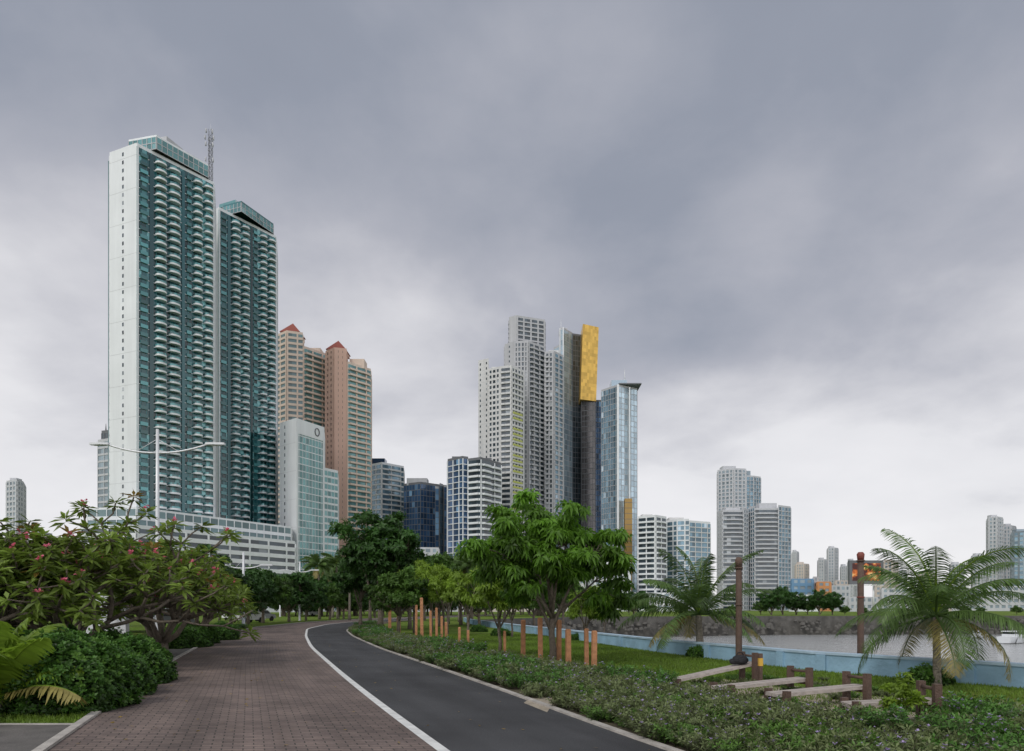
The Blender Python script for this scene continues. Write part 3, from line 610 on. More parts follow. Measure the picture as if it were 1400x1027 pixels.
# central bright tree
x,y=G(755,909)
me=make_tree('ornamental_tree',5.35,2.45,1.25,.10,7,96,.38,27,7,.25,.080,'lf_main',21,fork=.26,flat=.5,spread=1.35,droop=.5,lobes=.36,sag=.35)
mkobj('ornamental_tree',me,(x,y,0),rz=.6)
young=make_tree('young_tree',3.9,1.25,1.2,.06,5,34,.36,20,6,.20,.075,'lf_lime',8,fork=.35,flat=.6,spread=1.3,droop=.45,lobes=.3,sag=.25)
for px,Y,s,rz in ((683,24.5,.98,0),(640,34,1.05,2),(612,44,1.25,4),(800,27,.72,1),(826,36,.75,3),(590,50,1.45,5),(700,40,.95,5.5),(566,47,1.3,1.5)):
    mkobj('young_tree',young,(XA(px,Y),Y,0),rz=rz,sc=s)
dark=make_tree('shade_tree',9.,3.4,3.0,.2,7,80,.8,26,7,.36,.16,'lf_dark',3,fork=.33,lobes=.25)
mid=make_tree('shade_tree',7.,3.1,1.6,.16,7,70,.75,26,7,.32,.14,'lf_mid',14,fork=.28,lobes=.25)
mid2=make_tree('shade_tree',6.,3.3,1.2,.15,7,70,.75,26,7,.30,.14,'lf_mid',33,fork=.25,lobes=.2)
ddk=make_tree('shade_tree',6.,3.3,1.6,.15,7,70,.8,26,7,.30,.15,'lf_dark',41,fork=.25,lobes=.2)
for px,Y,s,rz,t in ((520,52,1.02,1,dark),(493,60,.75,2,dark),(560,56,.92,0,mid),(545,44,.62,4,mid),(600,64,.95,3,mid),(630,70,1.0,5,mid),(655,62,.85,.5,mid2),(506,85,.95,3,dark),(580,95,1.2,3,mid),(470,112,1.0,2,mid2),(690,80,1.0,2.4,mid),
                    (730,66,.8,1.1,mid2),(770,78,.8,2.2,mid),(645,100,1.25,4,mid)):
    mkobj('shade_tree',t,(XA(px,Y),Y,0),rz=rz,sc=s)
# avenue along left of footpath
r=random.Random(9)
for i,Y in enumerate((30,37,44,51,58,65,72,79,87,95,104,114,125,137)):
    xx=float(fL(Y))-3.2-r.uniform(0,1.0)-(2.0 if Y<40 else 0)
    mkobj('avenue_tree',(ddk,mid2,ddk)[i%3],(xx,Y,0),rz=r.uniform(0,6),sc=r.uniform(.95,1.15)*(.7 if Y<40 else 1))
for i,(px,Y) in enumerate(((60,40),(110,46),(20,34),(160,50),(205,48),(240,60),(-30,38),(140,64),(270,78),(300,92),(-70,45),(320,115),(350,130),(90,75),(30,70))):
    mkobj('shade_tree',(mid2,mid,ddk)[i%3],(XA(px,Y),Y,0),rz=r.uniform(0,6),sc=r.uniform(.7,.85))
# distant tree belt
par=empty('distant_tree_belt')
for i in range(110):
    px=r.uniform(-150,900) if i<60 else r.uniform(330,760); Y=r.uniform(140,215); mkobj('tree_%d'%i,(mid2,ddk,ddk,dark)[i%4],(XA(px,Y),Y,-.6),rz=r.uniform(0,6),sc=r.uniform(.9,1.5),parent=par)
par=empty('distant_shore_trees')
for i,(px,Y,s) in enumerate(((1055,172,.95),(1070,176,1.05),(1088,178,.9),(1120,174,.95),(1138,178,.9),(1104,182,.8),(1040,185,.7),(1180,190,.45),(1230,190,.4),(1290,195,.4),(1340,192,.45),(1390,190,.5),(960,185,.6),(930,190,.6),(1000,190,.55),(890,185,.6),(860,180,.65),(1260,200,.5),(1320,205,.5),(1155,190,.5))):
    mkobj('tree_%d'%i,(dark if s>.85 else mid2),(XA(px,Y),Y,-.4-1.6*(s>.85)),rz=i*1.3,sc=s*1.0,parent=par)

# plumeria trees
def plumeria(name,h,cr,seed,nb=8,depth=4):
    rng=np.random.default_rng(seed);mb=MB();tips=[]
    def grow(p,d,l,rad,lev):
        e=p+d*l; m=(p+e)/2+rng.normal(0,.06*l,3)
        mb.tube([p,m,e],[rad,rad*.88,rad*.78],'bark',7)
        if lev==0: tips.append((e,d)); return
        if lev==1: tips.append((e,d))
        n=3 if rng.random()<.45 else 2
        a0=rng.random()*6.28
        P1=np.cross(d,[0,0,1.]);P1=P1/(np.linalg.norm(P1)+1e-6) if np.linalg.norm(P1)>.1 else np.array([1,0,0.]);P2=np.cross(d,P1)
        for i in range(n):
            a=a0+i*6.28/n; nd=d*.72+(P1*math.cos(a)+P2*math.sin(a))*.62; nd[2]=nd[2]*.85+.26; nd/=np.linalg.norm(nd)
            grow(e,nd,l*rng.uniform(.68,.92),rad*.72,lev-1)
    for i in range(nb):
        a=i*6.28/nb+rng.random()*.4; d=np.array([math.cos(a)*.8*cr/3,math.sin(a)*.8*cr/3,rng.uniform(.6,1.1)]);d/=np.linalg.norm(d)
        grow(np.array([0,0,.35]),d,h*.29*rng.uniform(.85,1.1),.10,depth)
    mb.tube([(0,0,-.1),(0,0,.5)],[.22,.17],'bark',9)
    C=np.array([t[0] for t in tips]);A=np.array([t[1] for t in tips])*.4+np.array([0,0,.8])
    sc=h/(C[:,2].max()+.15)
    m=rng.random(len(C))<.93
    v=rng.uniform(.2,.9,len(C)); y=rng.random(len(C))<.07
    for msk,k in ((m&~y,'lf_plum'),(m&y,'lf_yel')):
        rosette(mb,C[msk],A[msk],12,.37,.12,1.1,.10,k,rng,v[msk],.2,.4)
    rosette(mb,C[m]-np.array([0,0,.1]),A[m],8,.34,.115,1.5,.25,'lf_plum',rng,v[m]*.8,.2,.3)
    fl=rng.random(len(C))<.24
    for dz,nn in ((.12,7),(.18,6),(.15,5)): rosette(mb,C[fl]+np.array([0,0,dz])+rng.normal(0,.04,(fl.sum(),3)),A[fl],nn,.085,.065,1.0,0,'pink',rng,v[fl],.1,.5)
    V=np.array(mb.v);V[:,2]=np.where(V[:,2]>0,V[:,2]*sc,V[:,2]);mb.v=V.tolist()
    return mb.mesh(name)
p1=plumeria('plumeria_tree',5.1,2.7,4,8,4)
p2=plumeria('plumeria_tree',3.9,2.4,7,7,3)
mkobj('plumeria_tree',p1,(XA(92,19.5),19.5,0),rz=.3)
mkobj('plumeria_tree',p2,(XA(222,25),25.,0),rz=2,sc=1.08)
mkobj('plumeria_tree',p2,(XA(-40,18),18.,0),rz=4,sc=1.1)
mkobj('plumeria_tree',p2,(XA(268,32),32.,0),rz=5,sc=1.08)

# coconut palms
def palm(name,th,tr,fl,nf,seed,lw=.045,lean=.15,leafl=.55,k='lf_palm',up=1.25,curl=(.05,.075),nl=64,dn=.25):
    rng=np.random.default_rng(seed);mb=MB()
    zs=np.linspace(0,1,9); pts=[(lean*z*z*th,0,z*th-.05) for z in zs]; mb.tube(pts,[tr*(1.5 if i==0 else 1.12-.3*z) *(1.05 if i%2 else .96) for i,z in enumerate(zs)],'palmbark',10)
    T=np.array(pts[-1])
    for i in range(nf):
        a=i*2.399+rng.normal(0,.18); el=up-((i/nf)**.9)*(up+dn)+rng.normal(0,.1); L=fl*rng.uniform(.82,1.1)
        n=26; p=T.copy()+np.array([0,0,.05]); P=[p.copy()];e=el
        hd=np.array([math.cos(a),math.sin(a),0]); cu=rng.uniform(*curl); sw=rng.normal(0,.012)
        for s in range(n):
            p=p+(hd*math.cos(e)+np.array([0,0,1])*math.sin(e))*L/n; e-=cu*(.35+1.3*s/n); P.append(p.copy()); c_,s_=math.cos(sw),math.sin(sw); hd=np.array([hd[0]*c_-hd[1]*s_,hd[0]*s_+hd[1]*c_,0])
        P=np.array(P); mb.tube(P[::3],np.linspace(.03,.007,len(P[::3])),'lf_lime' if i<8 else k,5,False)
        side=np.array([-math.sin(a),math.cos(a),0]); kk=k if (i<nf-4 or rng.random()<.3) else 'lf_palmdry'
        t=np.linspace(.14,1,nl);idx=t*n;B=np.stack([np.interp(idx,np.arange(n+1),P[:,c]) for c in range(3)],1)
        tan=nrm(np.gradient(B,axis=0));ll=leafl*np.sin(np.clip(t*.93+.07,0,1)*math.pi)**.45*rng.uniform(.8,1.12,nl)
        roll=rng.normal(0,.45); hang=.15+.35*rng.random(); fv=rng.normal(0,.16)
        for sg in (-1,1):
            D=nrm(side*sg+tan*.7+np.array([0,0,-hang+roll*sg*.7])+rng.normal(0,.10,(nl,3)))
            m=B+D*ll[:,None]*.5; tip=B+D*ll[:,None]; m[:,2]-=ll*.05; tip[:,2]-=ll*.30; wv=tan*lw*.5
            V1=np.stack([B-wv*.6,B+wv*.6,m+wv,m-wv],1);V2=np.stack([m-wv,m+wv,tip+wv*.1,tip-wv*.1],1)
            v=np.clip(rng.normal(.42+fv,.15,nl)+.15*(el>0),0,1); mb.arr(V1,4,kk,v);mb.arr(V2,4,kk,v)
    return mb.mesh(name)
x,y=G(1281,938); pa=palm('coconut_palm',1.55,.08,2.35,28,2,lean=.02,leafl=.40,lw=.026,up=1.5,curl=(.04,.075),nl=72,dn=.35)
mkobj('coconut_palm',pa,(x,y,0),rz=1.75)
x,y=G(957,897); pb=palm('coconut_palm',1.5,.13,3.0,27,6,lean=.04,leafl=.52,lw=.038,up=1.5,curl=(.035,.065),dn=.2)
mkobj('coconut_palm',pb,(x,y,0),rz=2.6)
pc=palm('tall_palm',7.2,.16,2.6,22,9,lean=.03,leafl=.6,lw=.07)
for px,Y,s in ((437,105,1.15),(462,112,1.25),(478,98,1.0),(613,75,.9),(628,85,.95),(606,68,.8),(455,125,1.2),(640,66,.8)): mkobj('tall_palm',pc,(XA(px,Y),Y,0),rz=px*.7,sc=s)
pd=palm('areca_palm',.30,.07,1.65,22,12,lean=.0,leafl=.42,k='lf_lime',lw=.065,up=1.5,nl=40,curl=(.03,.06),dn=-.3)
mkobj('areca_palm',pd,(XA(-2,10.9),10.9,0),rz=.4,sc=.95); mkobj('areca_palm',pd,(XA(-60,11.4),11.4,0),rz=2.4,sc=1.1)

# hedges: leafy surface over a near-black shell, inner shade put into its colour
def hedge(name,rx,ry,hh,n,seed,L=.085,Wd=.05,k='lf_hedge'):
    rng=np.random.default_rng(seed);mb=MB()
    d=nrm(rng.normal(size=(n,3)));d[:,2]=np.abs(d[:,2])*1.0
    q=np.abs(d)**(2.6); sup=(q.sum(1))**(-1/2.6)
    lump=1+.08*np.sin(5*d[:,0]+seed)*np.sin(6*d[:,1]+2)+.06*np.sin(9*d[:,2]+7*d[:,0])
    P=d*(sup*lump*rng.uniform(.84,1.07,n))[:,None]*np.array([rx,ry,hh]); P[:,2]+=.03
    low=rng.random(n)<.25; P[low,2]*=rng.uniform(0,1,low.sum())
    A=nrm(d+np.array([0,0,.35])+rng.normal(0,.4,(n,3)))
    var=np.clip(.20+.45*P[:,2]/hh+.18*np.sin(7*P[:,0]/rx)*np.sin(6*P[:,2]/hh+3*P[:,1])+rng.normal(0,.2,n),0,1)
    rosette(mb,P,A,6,L,Wd,1.0,.05,k,rng,var,.1)
    sp=rng.random(n)<.07; rosette(mb,P[sp]+A[sp]*.07,A[sp],6,L*1.1,Wd,.8,0,'lf_mid',rng,np.clip(var[sp]+.35,0,1),.1)
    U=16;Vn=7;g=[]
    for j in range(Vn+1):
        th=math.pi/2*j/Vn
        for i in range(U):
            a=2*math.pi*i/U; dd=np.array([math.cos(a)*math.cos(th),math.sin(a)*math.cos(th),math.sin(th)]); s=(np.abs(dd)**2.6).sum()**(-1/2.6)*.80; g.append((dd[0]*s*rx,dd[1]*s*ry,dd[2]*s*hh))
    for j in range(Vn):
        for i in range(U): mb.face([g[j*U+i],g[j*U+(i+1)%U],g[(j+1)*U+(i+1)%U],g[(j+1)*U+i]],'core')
    return mb.mesh(name)
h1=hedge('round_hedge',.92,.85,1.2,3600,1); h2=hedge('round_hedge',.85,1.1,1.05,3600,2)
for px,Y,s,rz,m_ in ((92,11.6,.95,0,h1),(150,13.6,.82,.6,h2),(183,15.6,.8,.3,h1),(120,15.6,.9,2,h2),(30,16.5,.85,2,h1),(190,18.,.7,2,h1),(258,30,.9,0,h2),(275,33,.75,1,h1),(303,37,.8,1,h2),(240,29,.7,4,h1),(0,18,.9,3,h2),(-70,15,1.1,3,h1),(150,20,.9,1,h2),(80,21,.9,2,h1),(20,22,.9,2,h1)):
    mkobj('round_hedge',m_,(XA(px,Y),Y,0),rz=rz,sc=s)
hb=hedge('clipped_hedge',.46,.28,.34,1500,5,.05,.03)
x,y=G(1279,938); mkobj('clipped_hedge',hb,(x,y+.25,0))
x,y=G(957,899); mkobj('clipped_hedge',hb,(x,y,0),sc=.95)
for px,py,s in ((685,870,1.2),(790,876,.9),(655,864,1.2)): x,y=G(px,py); mkobj('clipped_hedge',hb,(x,y,0),sc=s)
# ground cover shrubs (instanced)
def cover(seed,tall,k,fl,nst=46):
    rng=np.random.default_rng(seed);mb=MB();C=[];A=[]
    for i in range(nst):
        a=rng.random()*6.28;rr_=rng.random()**.5*.30;hh=tall*rng.uniform(.5,1.15)
        b=np.array([rr_*.4*math.cos(a),rr_*.4*math.sin(a),0]);e=np.array([rr_*math.cos(a)*1.35,rr_*math.sin(a)*1.35,hh])
        mb.tube([b,(b+e)/2+rng.normal(0,.02,3),e],[.006,.004,.002],'bark',3,False)
        for t in np.linspace(.3,1,6): C.append(b+(e-b)*t);A.append(e-b+np.array([0,0,.1]))
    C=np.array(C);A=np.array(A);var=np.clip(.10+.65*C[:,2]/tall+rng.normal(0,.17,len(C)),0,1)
    rosette(mb,C,A,5,.07,.022,1.0,.0,k,rng,var,.15)
    top=C[5::6];m=rng.random(len(top))<fl
    if m.any(): rosette(mb,top[m]+np.array([0,0,.02]),np.tile([0,0,1.],(m.sum(),1)),5,.03,.024,1.1,0,'purple',rng,np.full(m.sum(),.5),0)
    return mb.mesh('shrub')
cv=[cover(1,.27,'lf_shrub',.25),cover(2,.22,'lf_shrub',.1),cover(3,.32,'lf_hedge',.12),cover(4,.20,'lf_mid',.05)]
par=empty('groundcover_shrubs'); r=random.Random(21); cnt=0
def inpoly(p,P):
    c=False
    for i in range(len(P)):
        (x1,y1),(x2,y2)=P[i],P[i-1]
        if (y1>p[1])!=(y2>p[1]) and p[0]<(x2-x1)*(p[1]-y1)/(y2-y1)+x1: c=not c
    return c
exP=[G(890,952),G(985,972),G(1100,990),G(1290,1016),G(1335,968),G(1200,938),G(1080,926),G(950,920)]
Y=4.0
while Y<75:
    x0=float(fR(Y))+.42;x1=float(fB(Y))-.2;st=.25+Y*.004
    xx=x0
    while xx<x1 and xx<Y*.85+2:
        p=(xx+r.uniform(-.1,.1),Y+r.uniform(-.12,.12))
        n=math.sin(p[0]*.9)+math.cos(p[1]*.6+p[0]*.3); gap=math.sin(p[0]*2.3+1)*math.sin(p[1]*1.9+p[0])
        if not inpoly(p,exP) and not (math.hypot(p[0]-G(735,961)[0],p[1]-G(735,961)[1])<.5) and r.random()<(.95 if gap<.5 else .25):
            mkobj('shrub_%d'%cnt,cv[r.choice((0,0,1,3)) if n>0 else r.choice((0,1,2,2))],(p[0],p[1],0),rz=r.uniform(0,6),sc=r.uniform(.65,1.3)*(.8 if xx-x0<.5 else 1)*(1.2 if n<-.6 else 1),parent=par);cnt+=1
        xx+=st
    Y+=st
for i in range(90):
    p=(r.uniform(2.5,8),r.uniform(8.5,17))
    if inpoly(p,exP): mkobj('shrub_s%d'%i,cv[r.choice((1,3))],(p[0],p[1],0),rz=r.uniform(0,6),sc=r.uniform(.35,.6),parent=par)
# low shrubs along left verge
par=empty('verge_shrubs')
for i in range(420):
    Y=r.uniform(12,60);xx=float(fL(Y))-.5-r.random()**1.5*3.5
    if 21<Y<37 and xx>-22: continue
    mkobj('shrub_%d'%i,cv[r.choice((1,3,2,3))],(xx,Y,0),rz=r.uniform(0,6),sc=r.uniform(.6,1.3),parent=par)
# grass blades over the lawn
rng=np.random.default_rng(31);N=110000
Yg=rng.uniform(9,45,N);Wl=np.array(W)[::-1];wx=np.interp(-Yg,-np.array([p[1] for p in Wl]),[p[0] for p in Wl]);bx=fB(Yg)-.3
Xg=bx+(wx-.05-bx)*rng.random(N);ok=(wx>bx)
N2=36000;Y2=rng.uniform(9.0,20,N2);X2=fL(Y2)-.15-rng.random(N2)**1.2*6;k2=Y2>10.1;X2=X2[k2];Y2=Y2[k2]
Xg=np.concatenate([Xg[ok],X2]);Yg=np.concatenate([Yg[ok],Y2]);n=len(Xg);hgt=rng.uniform(.03,.08,n);a=rng.random(n)*6.28;w=.008+Yg*.0003
B=np.stack([Xg,Yg,np.zeros(n)],1);s=np.stack([np.cos(a),np.sin(a),np.zeros(n)],1)*w[:,None];T=B+np.stack([rng.normal(0,.02,n),rng.normal(0,.02,n),hgt],1)
mb=MB();M['blade']=leaf('grass_blades',(.150,.235,.032),.4,.5);mb.arr(np.stack([B-s,B+s,T],1),3,'blade',np.clip(.5+.2*np.sin(Xg*1.7)*np.cos(Yg*1.1)+rng.normal(0,.2,n),0,1));mb.obj('grass')
# fallen leaves
rng=np.random.default_rng(8);n=380;Yf=rng.uniform(7.5,40,n);Xf=fL(Yf)+rng.random(n)**1.6*(fR(Yf)-fL(Yf));P=np.stack([Xf,Yf,np.full(n,.026)],1)
mb=MB();rosette(mb,P,np.tile([0,0,1.],(n,1)),1,.07,.035,1.5,0,'lf_yel',rng,rng.uniform(.1,.8,n),0,.08);mb.obj('fallen_leaves')
me=make_tree('young_shrub',.85,.34,.15,.012,5,16,.10,7,6,.10,.045,'lf_lime',5,fork=.3);x,y=G(1240,992);mkobj('young_shrub',me,(x,y,0))

# ---------------------------------------------------------------- furniture
def post(px,pyb,pyt,wpx,k='wood',name='timber_post'):
    x,y=G(px,pyb); z=ZA(pyt,y)*r.uniform(.97,1.03); w=wpx*.8/F*y/2
    mb=MB();mb.prism([(-w,-w),(w,-w),(w,w),(-w,w)],-.05,z-w*.5,k)
    a=[(-w,-w,z-w*.5),(w,-w,z-w*.5),(w,w,z-w*.5),(-w,w,z-w*.5)];b=[(c[0]*.7,c[1]*.7,z) for c in a]
    for i in range(4): mb.face([a[i],a[(i+1)%4],b[(i+1)%4],b[i]],k)
    mb.face(b,k); o=mb.obj(name,(x,y,0)); o.rotation_euler=(r.uniform(-.015,.015),r.uniform(-.015,.015),r.uniform(0,.35)); return o
for px,b,t,w in ((533,866,824,5),(545,867,820,6),(569,869,826,4),(577,872,817,5),(589,872,836,4),(597,874,832,4),(604,873,842,4),(610,872,850,4),(628,880,858,4),(640,880,862,4),
                 (715,903,846,7),(739,908,845,8),(764,907,846,7),(777,911,860,8),(802,911,858,7),(812,913,862,8),(690,897,862,4)): post(px,b,t,w)
def totem(px,pyb,pyt,red):
    x,y=G(px,pyb);z=ZA(pyt,y);rr_=4.4/F*y;mb=MB();mb.tube([(0,0,-.05),(0,0,.1),(0,0,z*.5),(0,0,z-.35)],[rr_*1.1,rr_,rr_*.95,rr_*.9],'dwood',12)
    mb.tube([(0,0,z-.35),(0,0,z-.30)],[rr_*1.25]*2,'dwood',12); mb.tube([(0,0,z-.30),(0,0,z-.08),(0,0,z)],[rr_*.95,rr_*1.15,rr_*.7],'redp' if red else 'dwood',12)
    mb.tube([(0,0,z*.55),(0,0,z*.55+.05)],[rr_*1.15]*2,'redp' if red else 'dwood',12); mb.obj('carved_timber_pole',(x,y,0))
totem(1176.5,894,755,True);totem(1010,909,762,False)
# exercise benches
def bench(p0,p1,z0,z1,wd=.34,ends=.5):
    a=np.array(p0);b=np.array(p1);L=np.linalg.norm(b-a);u=(b-a)/L;n=np.array([-u[1],u[0]]);mb=MB();c=(a+b)/2
    for o in (-.085,.085):
        q=[];
        for (s,zz) in ((0,z0),(1,z1)):
            for sd in (-1,1): q.append((*( (a+u*L*s+n*(o+sd*.075)*wd/.32)-c),zz))
        t=.06;lo=[(x_,y_,z_-t) for x_,y_,z_ in q]
        mb.face([q[0],q[2],q[3],q[1]][::-1],'plank');mb.face([lo[0],lo[2],lo[3],lo[1]],'plank')
        mb.face([q[0],q[2],lo[2],lo[0]],'plank');mb.face([q[1],lo[1],lo[3],q[3]],'plank');mb.face([q[0],lo[0],lo[1],q[1]],'plank');mb.face([q[2],q[3],lo[3],lo[2]],'plank')
    for s,zz in ((.06,z0),(.94,z1)):
        for sd in (-1,1):
            pp=a+u*L*s+n*sd*(wd*.5+.07)-c; mb.obox(pp,u,.10,.10,-.05,zz+(ends if s>.5 else .05),'dwood')
        pp=a+u*L*s-c
        mb.tube([(*(pp-n*wd*.72),zz-.09),(*(pp+n*wd*.72),zz-.09)],[.03,.03],'dwood',8)
    pp=a+u*L*.94-c; mb.tube([(*(pp-n*wd*.75),z1+ends-.08),(*(pp+n*wd*.75),z1+ends-.08)],[.028,.028],'dwood',8)
    return mb.obj('sit_up_bench',(c[0],c[1],0)),c
g=lambda px,py:np.array(G(px,py))
bench(g(912,939),g(1030,935),.14,.50,ends=.22)
bench(g(980,956),g(1100,948),.24,.32,ends=.22); bench(g(1055,968),g(1178,962),.26,.34,ends=.22); bench(g(1155,986),g(1277,988),.28,.36,ends=.24)
x,y=G(1034,937); mb=MB(); mb.obox((0,0),(1,0),.07,.07,0,.45,'dwood');mb.obox((0,0),(1,0),.085,.085,.45,.62,'yellow');mb.obox((0,0),(1,0),.075,.075,.62,.72,'dwood');mb.obj('bench_marker_post',(x,y-.25,0))
# black bag resting on the raised end
bp=g(1012,936);mb=MB()
def blob(c,rx,ry,rz,k):
    U,V_=12,7;gg=[]
    for j in range(V_+1):
        th=-math.pi/2+math.pi*j/V_;ct=max(0.,math.cos(th))**.7
        for i in range(U):
            a=2*math.pi*i/U;w=1+.12*math.sin(3*a+j)
            gg.append((c[0]+rx*w*math.cos(a)*ct,c[1]+ry*w*math.sin(a)*ct,c[2]+rz*math.sin(th)))
    for j in range(V_):
        for i in range(U): mb.face([gg[j*U+i],gg[j*U+(i+1)%U],gg[(j+1)*U+(i+1)%U],gg[(j+1)*U+i]],k,sm=True)
blob((0,0,.11),.17,.12,.11,'black');blob((-.14,.02,.07),.10,.09,.07,'black');blob((.02,-.09,.09),.09,.05,.07,'black')
mb.tube([(-.1,0,.17),(-.05,0,.27),(.04,0,.27),(.09,0,.18)],[.012]*4,'black',6);mb.obj('backpack',(float(bp[0]),float(bp[1]),.445))

# street lamps
def lamp(px,Y,top,double=True,arm=4.0):
    x=XA(px,Y);mb=MB();h=top
    mb.tube([(0,0,0),(0,0,.05),(0,0,.06),(0,0,h*.5),(0,0,h)],[.22,.22,.15,.12,.09],'steel',10)
    for sg in ((-1,1) if double else (1,)):
        pts=[(sg*arm*t,0,h-1.45-.05*math.sin(t*3.14)+ .85*t**1.8*arm/4) for t in np.linspace(0,.8,8)];mb.tube(pts,[.06]*8,'steel',7)
        e=pts[-1]; P=[(e[0]-sg*.1,-.12),(e[0]+sg*.35,-.2),(e[0]+sg*1.05,-.12),(e[0]+sg*1.05,.12),(e[0]+sg*.35,.2),(e[0]-sg*.1,.12)]
        if sg<0: P=P[::-1]
        mb.prism(P,e[2]-.04,e[2]+.09,'steel',bottom=True); mb.obox((e[0]+sg*.55,0),(1,0),.6,.22,e[2]-.07,e[2]-.045,'white')
        mb.tube([(0,0,h-.6),(sg*arm*.35,0,h-1.40)],[.02,.02],'steel',5)
    mb.obj('street_lamp',(x,Y,0))
lamp(215.5,42,ZA(587,42),True,3.85)
for px,Y,t in ((333,62,755),(410,95,768),(300,120,780),(383,140,790),(845,230,790),(905,250,795)): lamp(px,float(Y),ZA(t,Y),True,2.)
mb=MB();Y=26.;mb.box(XA(118,Y),XA(172,Y),Y,Y+.25,0,ZA(812,Y),'white');mb.box(XA(116,Y),XA(174,Y),Y-.05,Y+.3,ZA(812,Y),ZA(809,Y),'white2');mb.obj('garden_wall')
x,y=G(216,912);mb=MB();mb.tube([(0,0,0),(0,0,.55)],[.13,.16],'core',12);mb.tube([(0,0,.55),(0,0,.6),(0,0,.66)],[.18,.18,.08],'core',12);mb.tube([(0,0,.4),(0,0,.43)],[.162,.163],'steel',12);mb.obj('litter_bin',(x-.1,y,0))
def car(px,Y,k,rz,van=False):
    mb=MB();prof=[(-2.2,.35),(-2.2,.85),(-1.6,1.0),(-1.0,1.45 if not van else 1.9),(.6,1.48 if not van else 1.95),(1.3,1.0 if not van else 1.3),(2.1,.85),(2.25,.6),(2.2,.35)]
    for sd in (-.85,.85):
        f_=[(a,sd,b) for a,b in prof]; mb.face(f_ if sd<0 else f_[::-1],k)
    for i in range(len(prof)):
        a,b=prof[i],prof[(i+1)%len(prof)];kk='cglass' if i in (2,4) else k
        mb.face([(a[0],-.85,a[1]),(a[0],.85,a[1]),(b[0],.85,b[1]),(b[0],-.85,b[1])],kk)
    for sd in (-.858,.858): mb.face([(-1.35,sd,1.02),(-.95,sd,1.38),(.55,sd,1.40),(1.1,sd,1.02)],'cglass')
    for wx_ in (-1.35,1.4):
        for sd in (-.9,.7): mb.tube([(wx_,sd,.33),(wx_,sd+.2,.33)],[.33,.33],'tyre',14)
    mb.obj('parked_car',(XA(px,Y),Y,0)).rotation_euler=(0,0,rz)
for px,Y,k,v in ((338,82,'carw',True),(355,92,'cars',False),(325,100,'carw',False),(230,62,'cars',False),(428,150,'carw',False)): car(px,Y,k,1.2,v)
def boat(px,Y,s,nm='motor_yacht'):
    mb=MB();st=[(-4,1.2),(-2,1.4),(1,1.35),(3,.8),(4.6,.02)]
    for i in range(len(st)-1):
        (a,w),(b,q)=st[i],st[i+1]
        for sd in (-1,1):
            f_=[(a,sd*w*.75,0),(b,sd*q*.6,0),(b,sd*q,1.1+.25*(i+1)/4),(a,sd*w,1.1+.25*i/4)];mb.face(f_ if sd<0 else f_[::-1],'white')
        mb.face([(a,-w,1.1+.25*i/4),(b,-q,1.1+.25*(i+1)/4),(b,q,1.1+.25*(i+1)/4),(a,w,1.1+.25*i/4)],'white')
    mb.face([(-4,-.9,0),(-4,-1.2,1.1),(-4,1.2,1.1),(-4,.9,0)],'white')
    mb.prism([(-2.6,-1),(1.4,-.9),(2.2,0),(1.4,.9),(-2.6,1)],1.15,1.6,'white');mb.prism([(-2.4,-.92),(1.2,-.82),(1.9,0),(1.2,.82),(-2.4,.92)],1.6,2.0,'cglass');mb.prism([(-2.9,-1),(1.2,-.9),(1.8,0),(1.2,.9),(-2.9,1)],2.0,2.15,'white')
    mb.tube([(-1,0,2.1),(-1,0,3.8)],[.04,.02],'steel',5)
    o=mb.obj(nm,(XA(px,Y),Y,-4.2));o.scale=(s,s,s);o.rotation_euler=(0,0,.5)
boat(1388,118,.95);boat(1340,140,.6);boat(1420,125,.9);boat(1290,150,.45)

# ---------------------------------------------------------------- sky, sun, camera
sc=bpy.context.scene
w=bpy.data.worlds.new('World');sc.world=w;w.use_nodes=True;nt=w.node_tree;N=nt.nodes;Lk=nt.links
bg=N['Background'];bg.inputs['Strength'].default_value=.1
sky=N.new('ShaderNodeTexSky');sky.sky_type='NISHITA';sky.sun_disc=False;sky.sun_elevation=math.radians(48);sky.sun_rotation=math.radians(215)
tc=N.new('ShaderNodeTexCoord');sx=N.new('ShaderNodeSeparateXYZ');Lk.new(tc.outputs['Generated'],sx.inputs[0])
def mth(op,a,b=None,c=None):
    m=N.new('ShaderNodeMath');m.operation=op
    for i,v in enumerate((a,b,c)):
        if v is None: continue
        if isinstance(v,(int,float)): m.inputs[i].default_value=v
        else: Lk.new(v,m.inputs[i])
    return m.outputs[0]
zc=mth('MAXIMUM',sx.outputs[2],0.0);den=mth('ADD',zc,.30)
cx=N.new('ShaderNodeCombineXYZ');Lk.new(mth('DIVIDE',sx.outputs[0],den),cx.inputs[0]);Lk.new(mth('DIVIDE',sx.outputs[1],den),cx.inputs[1]);cx.inputs[2].default_value=5.1
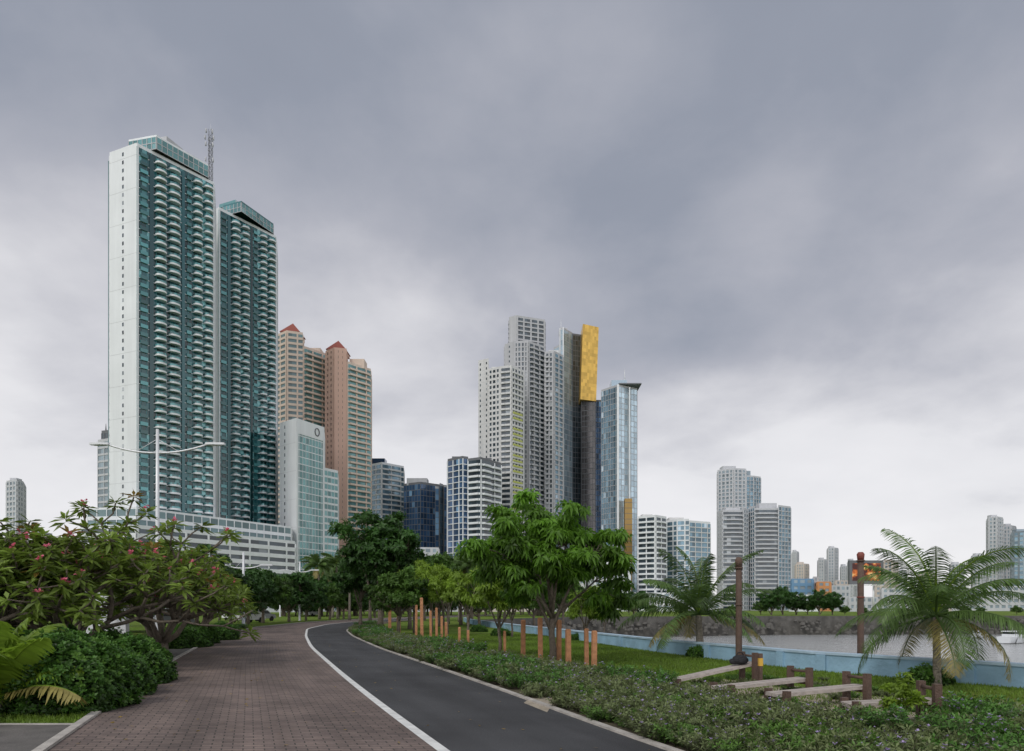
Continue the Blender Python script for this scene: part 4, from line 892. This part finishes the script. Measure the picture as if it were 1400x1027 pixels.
def noise(sc_,det,dist,rough=.5):
    n=N.new('ShaderNodeTexNoise');n.inputs['Scale'].default_value=sc_;n.inputs['Detail'].default_value=det;n.inputs['Distortion'].default_value=dist;n.inputs['Roughness'].default_value=rough;Lk.new(cx.outputs[0],n.inputs['Vector']);return n.outputs['Fac']
n1=noise(.9,2,.15,.45);n2=noise(2.6,7,.12,.52)
val=mth('ADD',zc,mth('MULTIPLY',mth('SUBTRACT',n1,.5),.62));val=mth('ADD',val,mth('MULTIPLY',mth('SUBTRACT',n2,.5),.50));val=mth('ADD',val,-.045)
rp=N.new('ShaderNodeValToRGB');e=rp.color_ramp.elements;e[0].position=.0;e[0].color=(.87,.86,.88,1);e[1].position=1.;e[1].color=(.80,.80,.83,1)  # last stop brightened overhead, out of view, to light the ground
for p,c in ((.20,(.78,.775,.80,1)),(.32,(.60,.60,.64,1)),(.42,(.44,.45,.505,1)),(.58,(.30,.325,.39,1)),(.80,(.245,.27,.33,1))):
    q=e.new(p);q.color=c
Lk.new(val,rp.inputs[0])
back=mth('MULTIPLY_ADD',mth('MAXIMUM',mth('MULTIPLY',sx.outputs[1],-1.0),0.0),10.,10.4)   # sky boost added behind the camera to light facades facing it
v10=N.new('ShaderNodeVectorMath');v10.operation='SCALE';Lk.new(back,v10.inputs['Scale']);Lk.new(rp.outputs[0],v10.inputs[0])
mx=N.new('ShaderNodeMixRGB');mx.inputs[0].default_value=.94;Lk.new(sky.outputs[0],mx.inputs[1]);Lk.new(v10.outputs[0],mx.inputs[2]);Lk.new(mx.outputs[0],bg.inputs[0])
sl=bpy.data.lights.new('sun','SUN');sl.energy=1.4;sl.angle=math.radians(16);sl.color=(1,.96,.9);so=bpy.data.objects.new('sun',sl);sc.collection.objects.link(so)
so.rotation_euler=(math.radians(42),0,math.radians(-35))
cam=bpy.data.cameras.new('camera');co=bpy.data.objects.new('camera',cam);sc.collection.objects.link(co);co.location=(0,0,H);co.rotation_euler=(math.radians(90),0,0)
cam.lens=24;cam.sensor_width=36;cam.shift_y=(HY-513.5)/1400;cam.clip_end=12000;sc.camera=co
sc.view_settings.view_transform='Standard';sc.view_settings.look='None';sc.view_settings.exposure=0
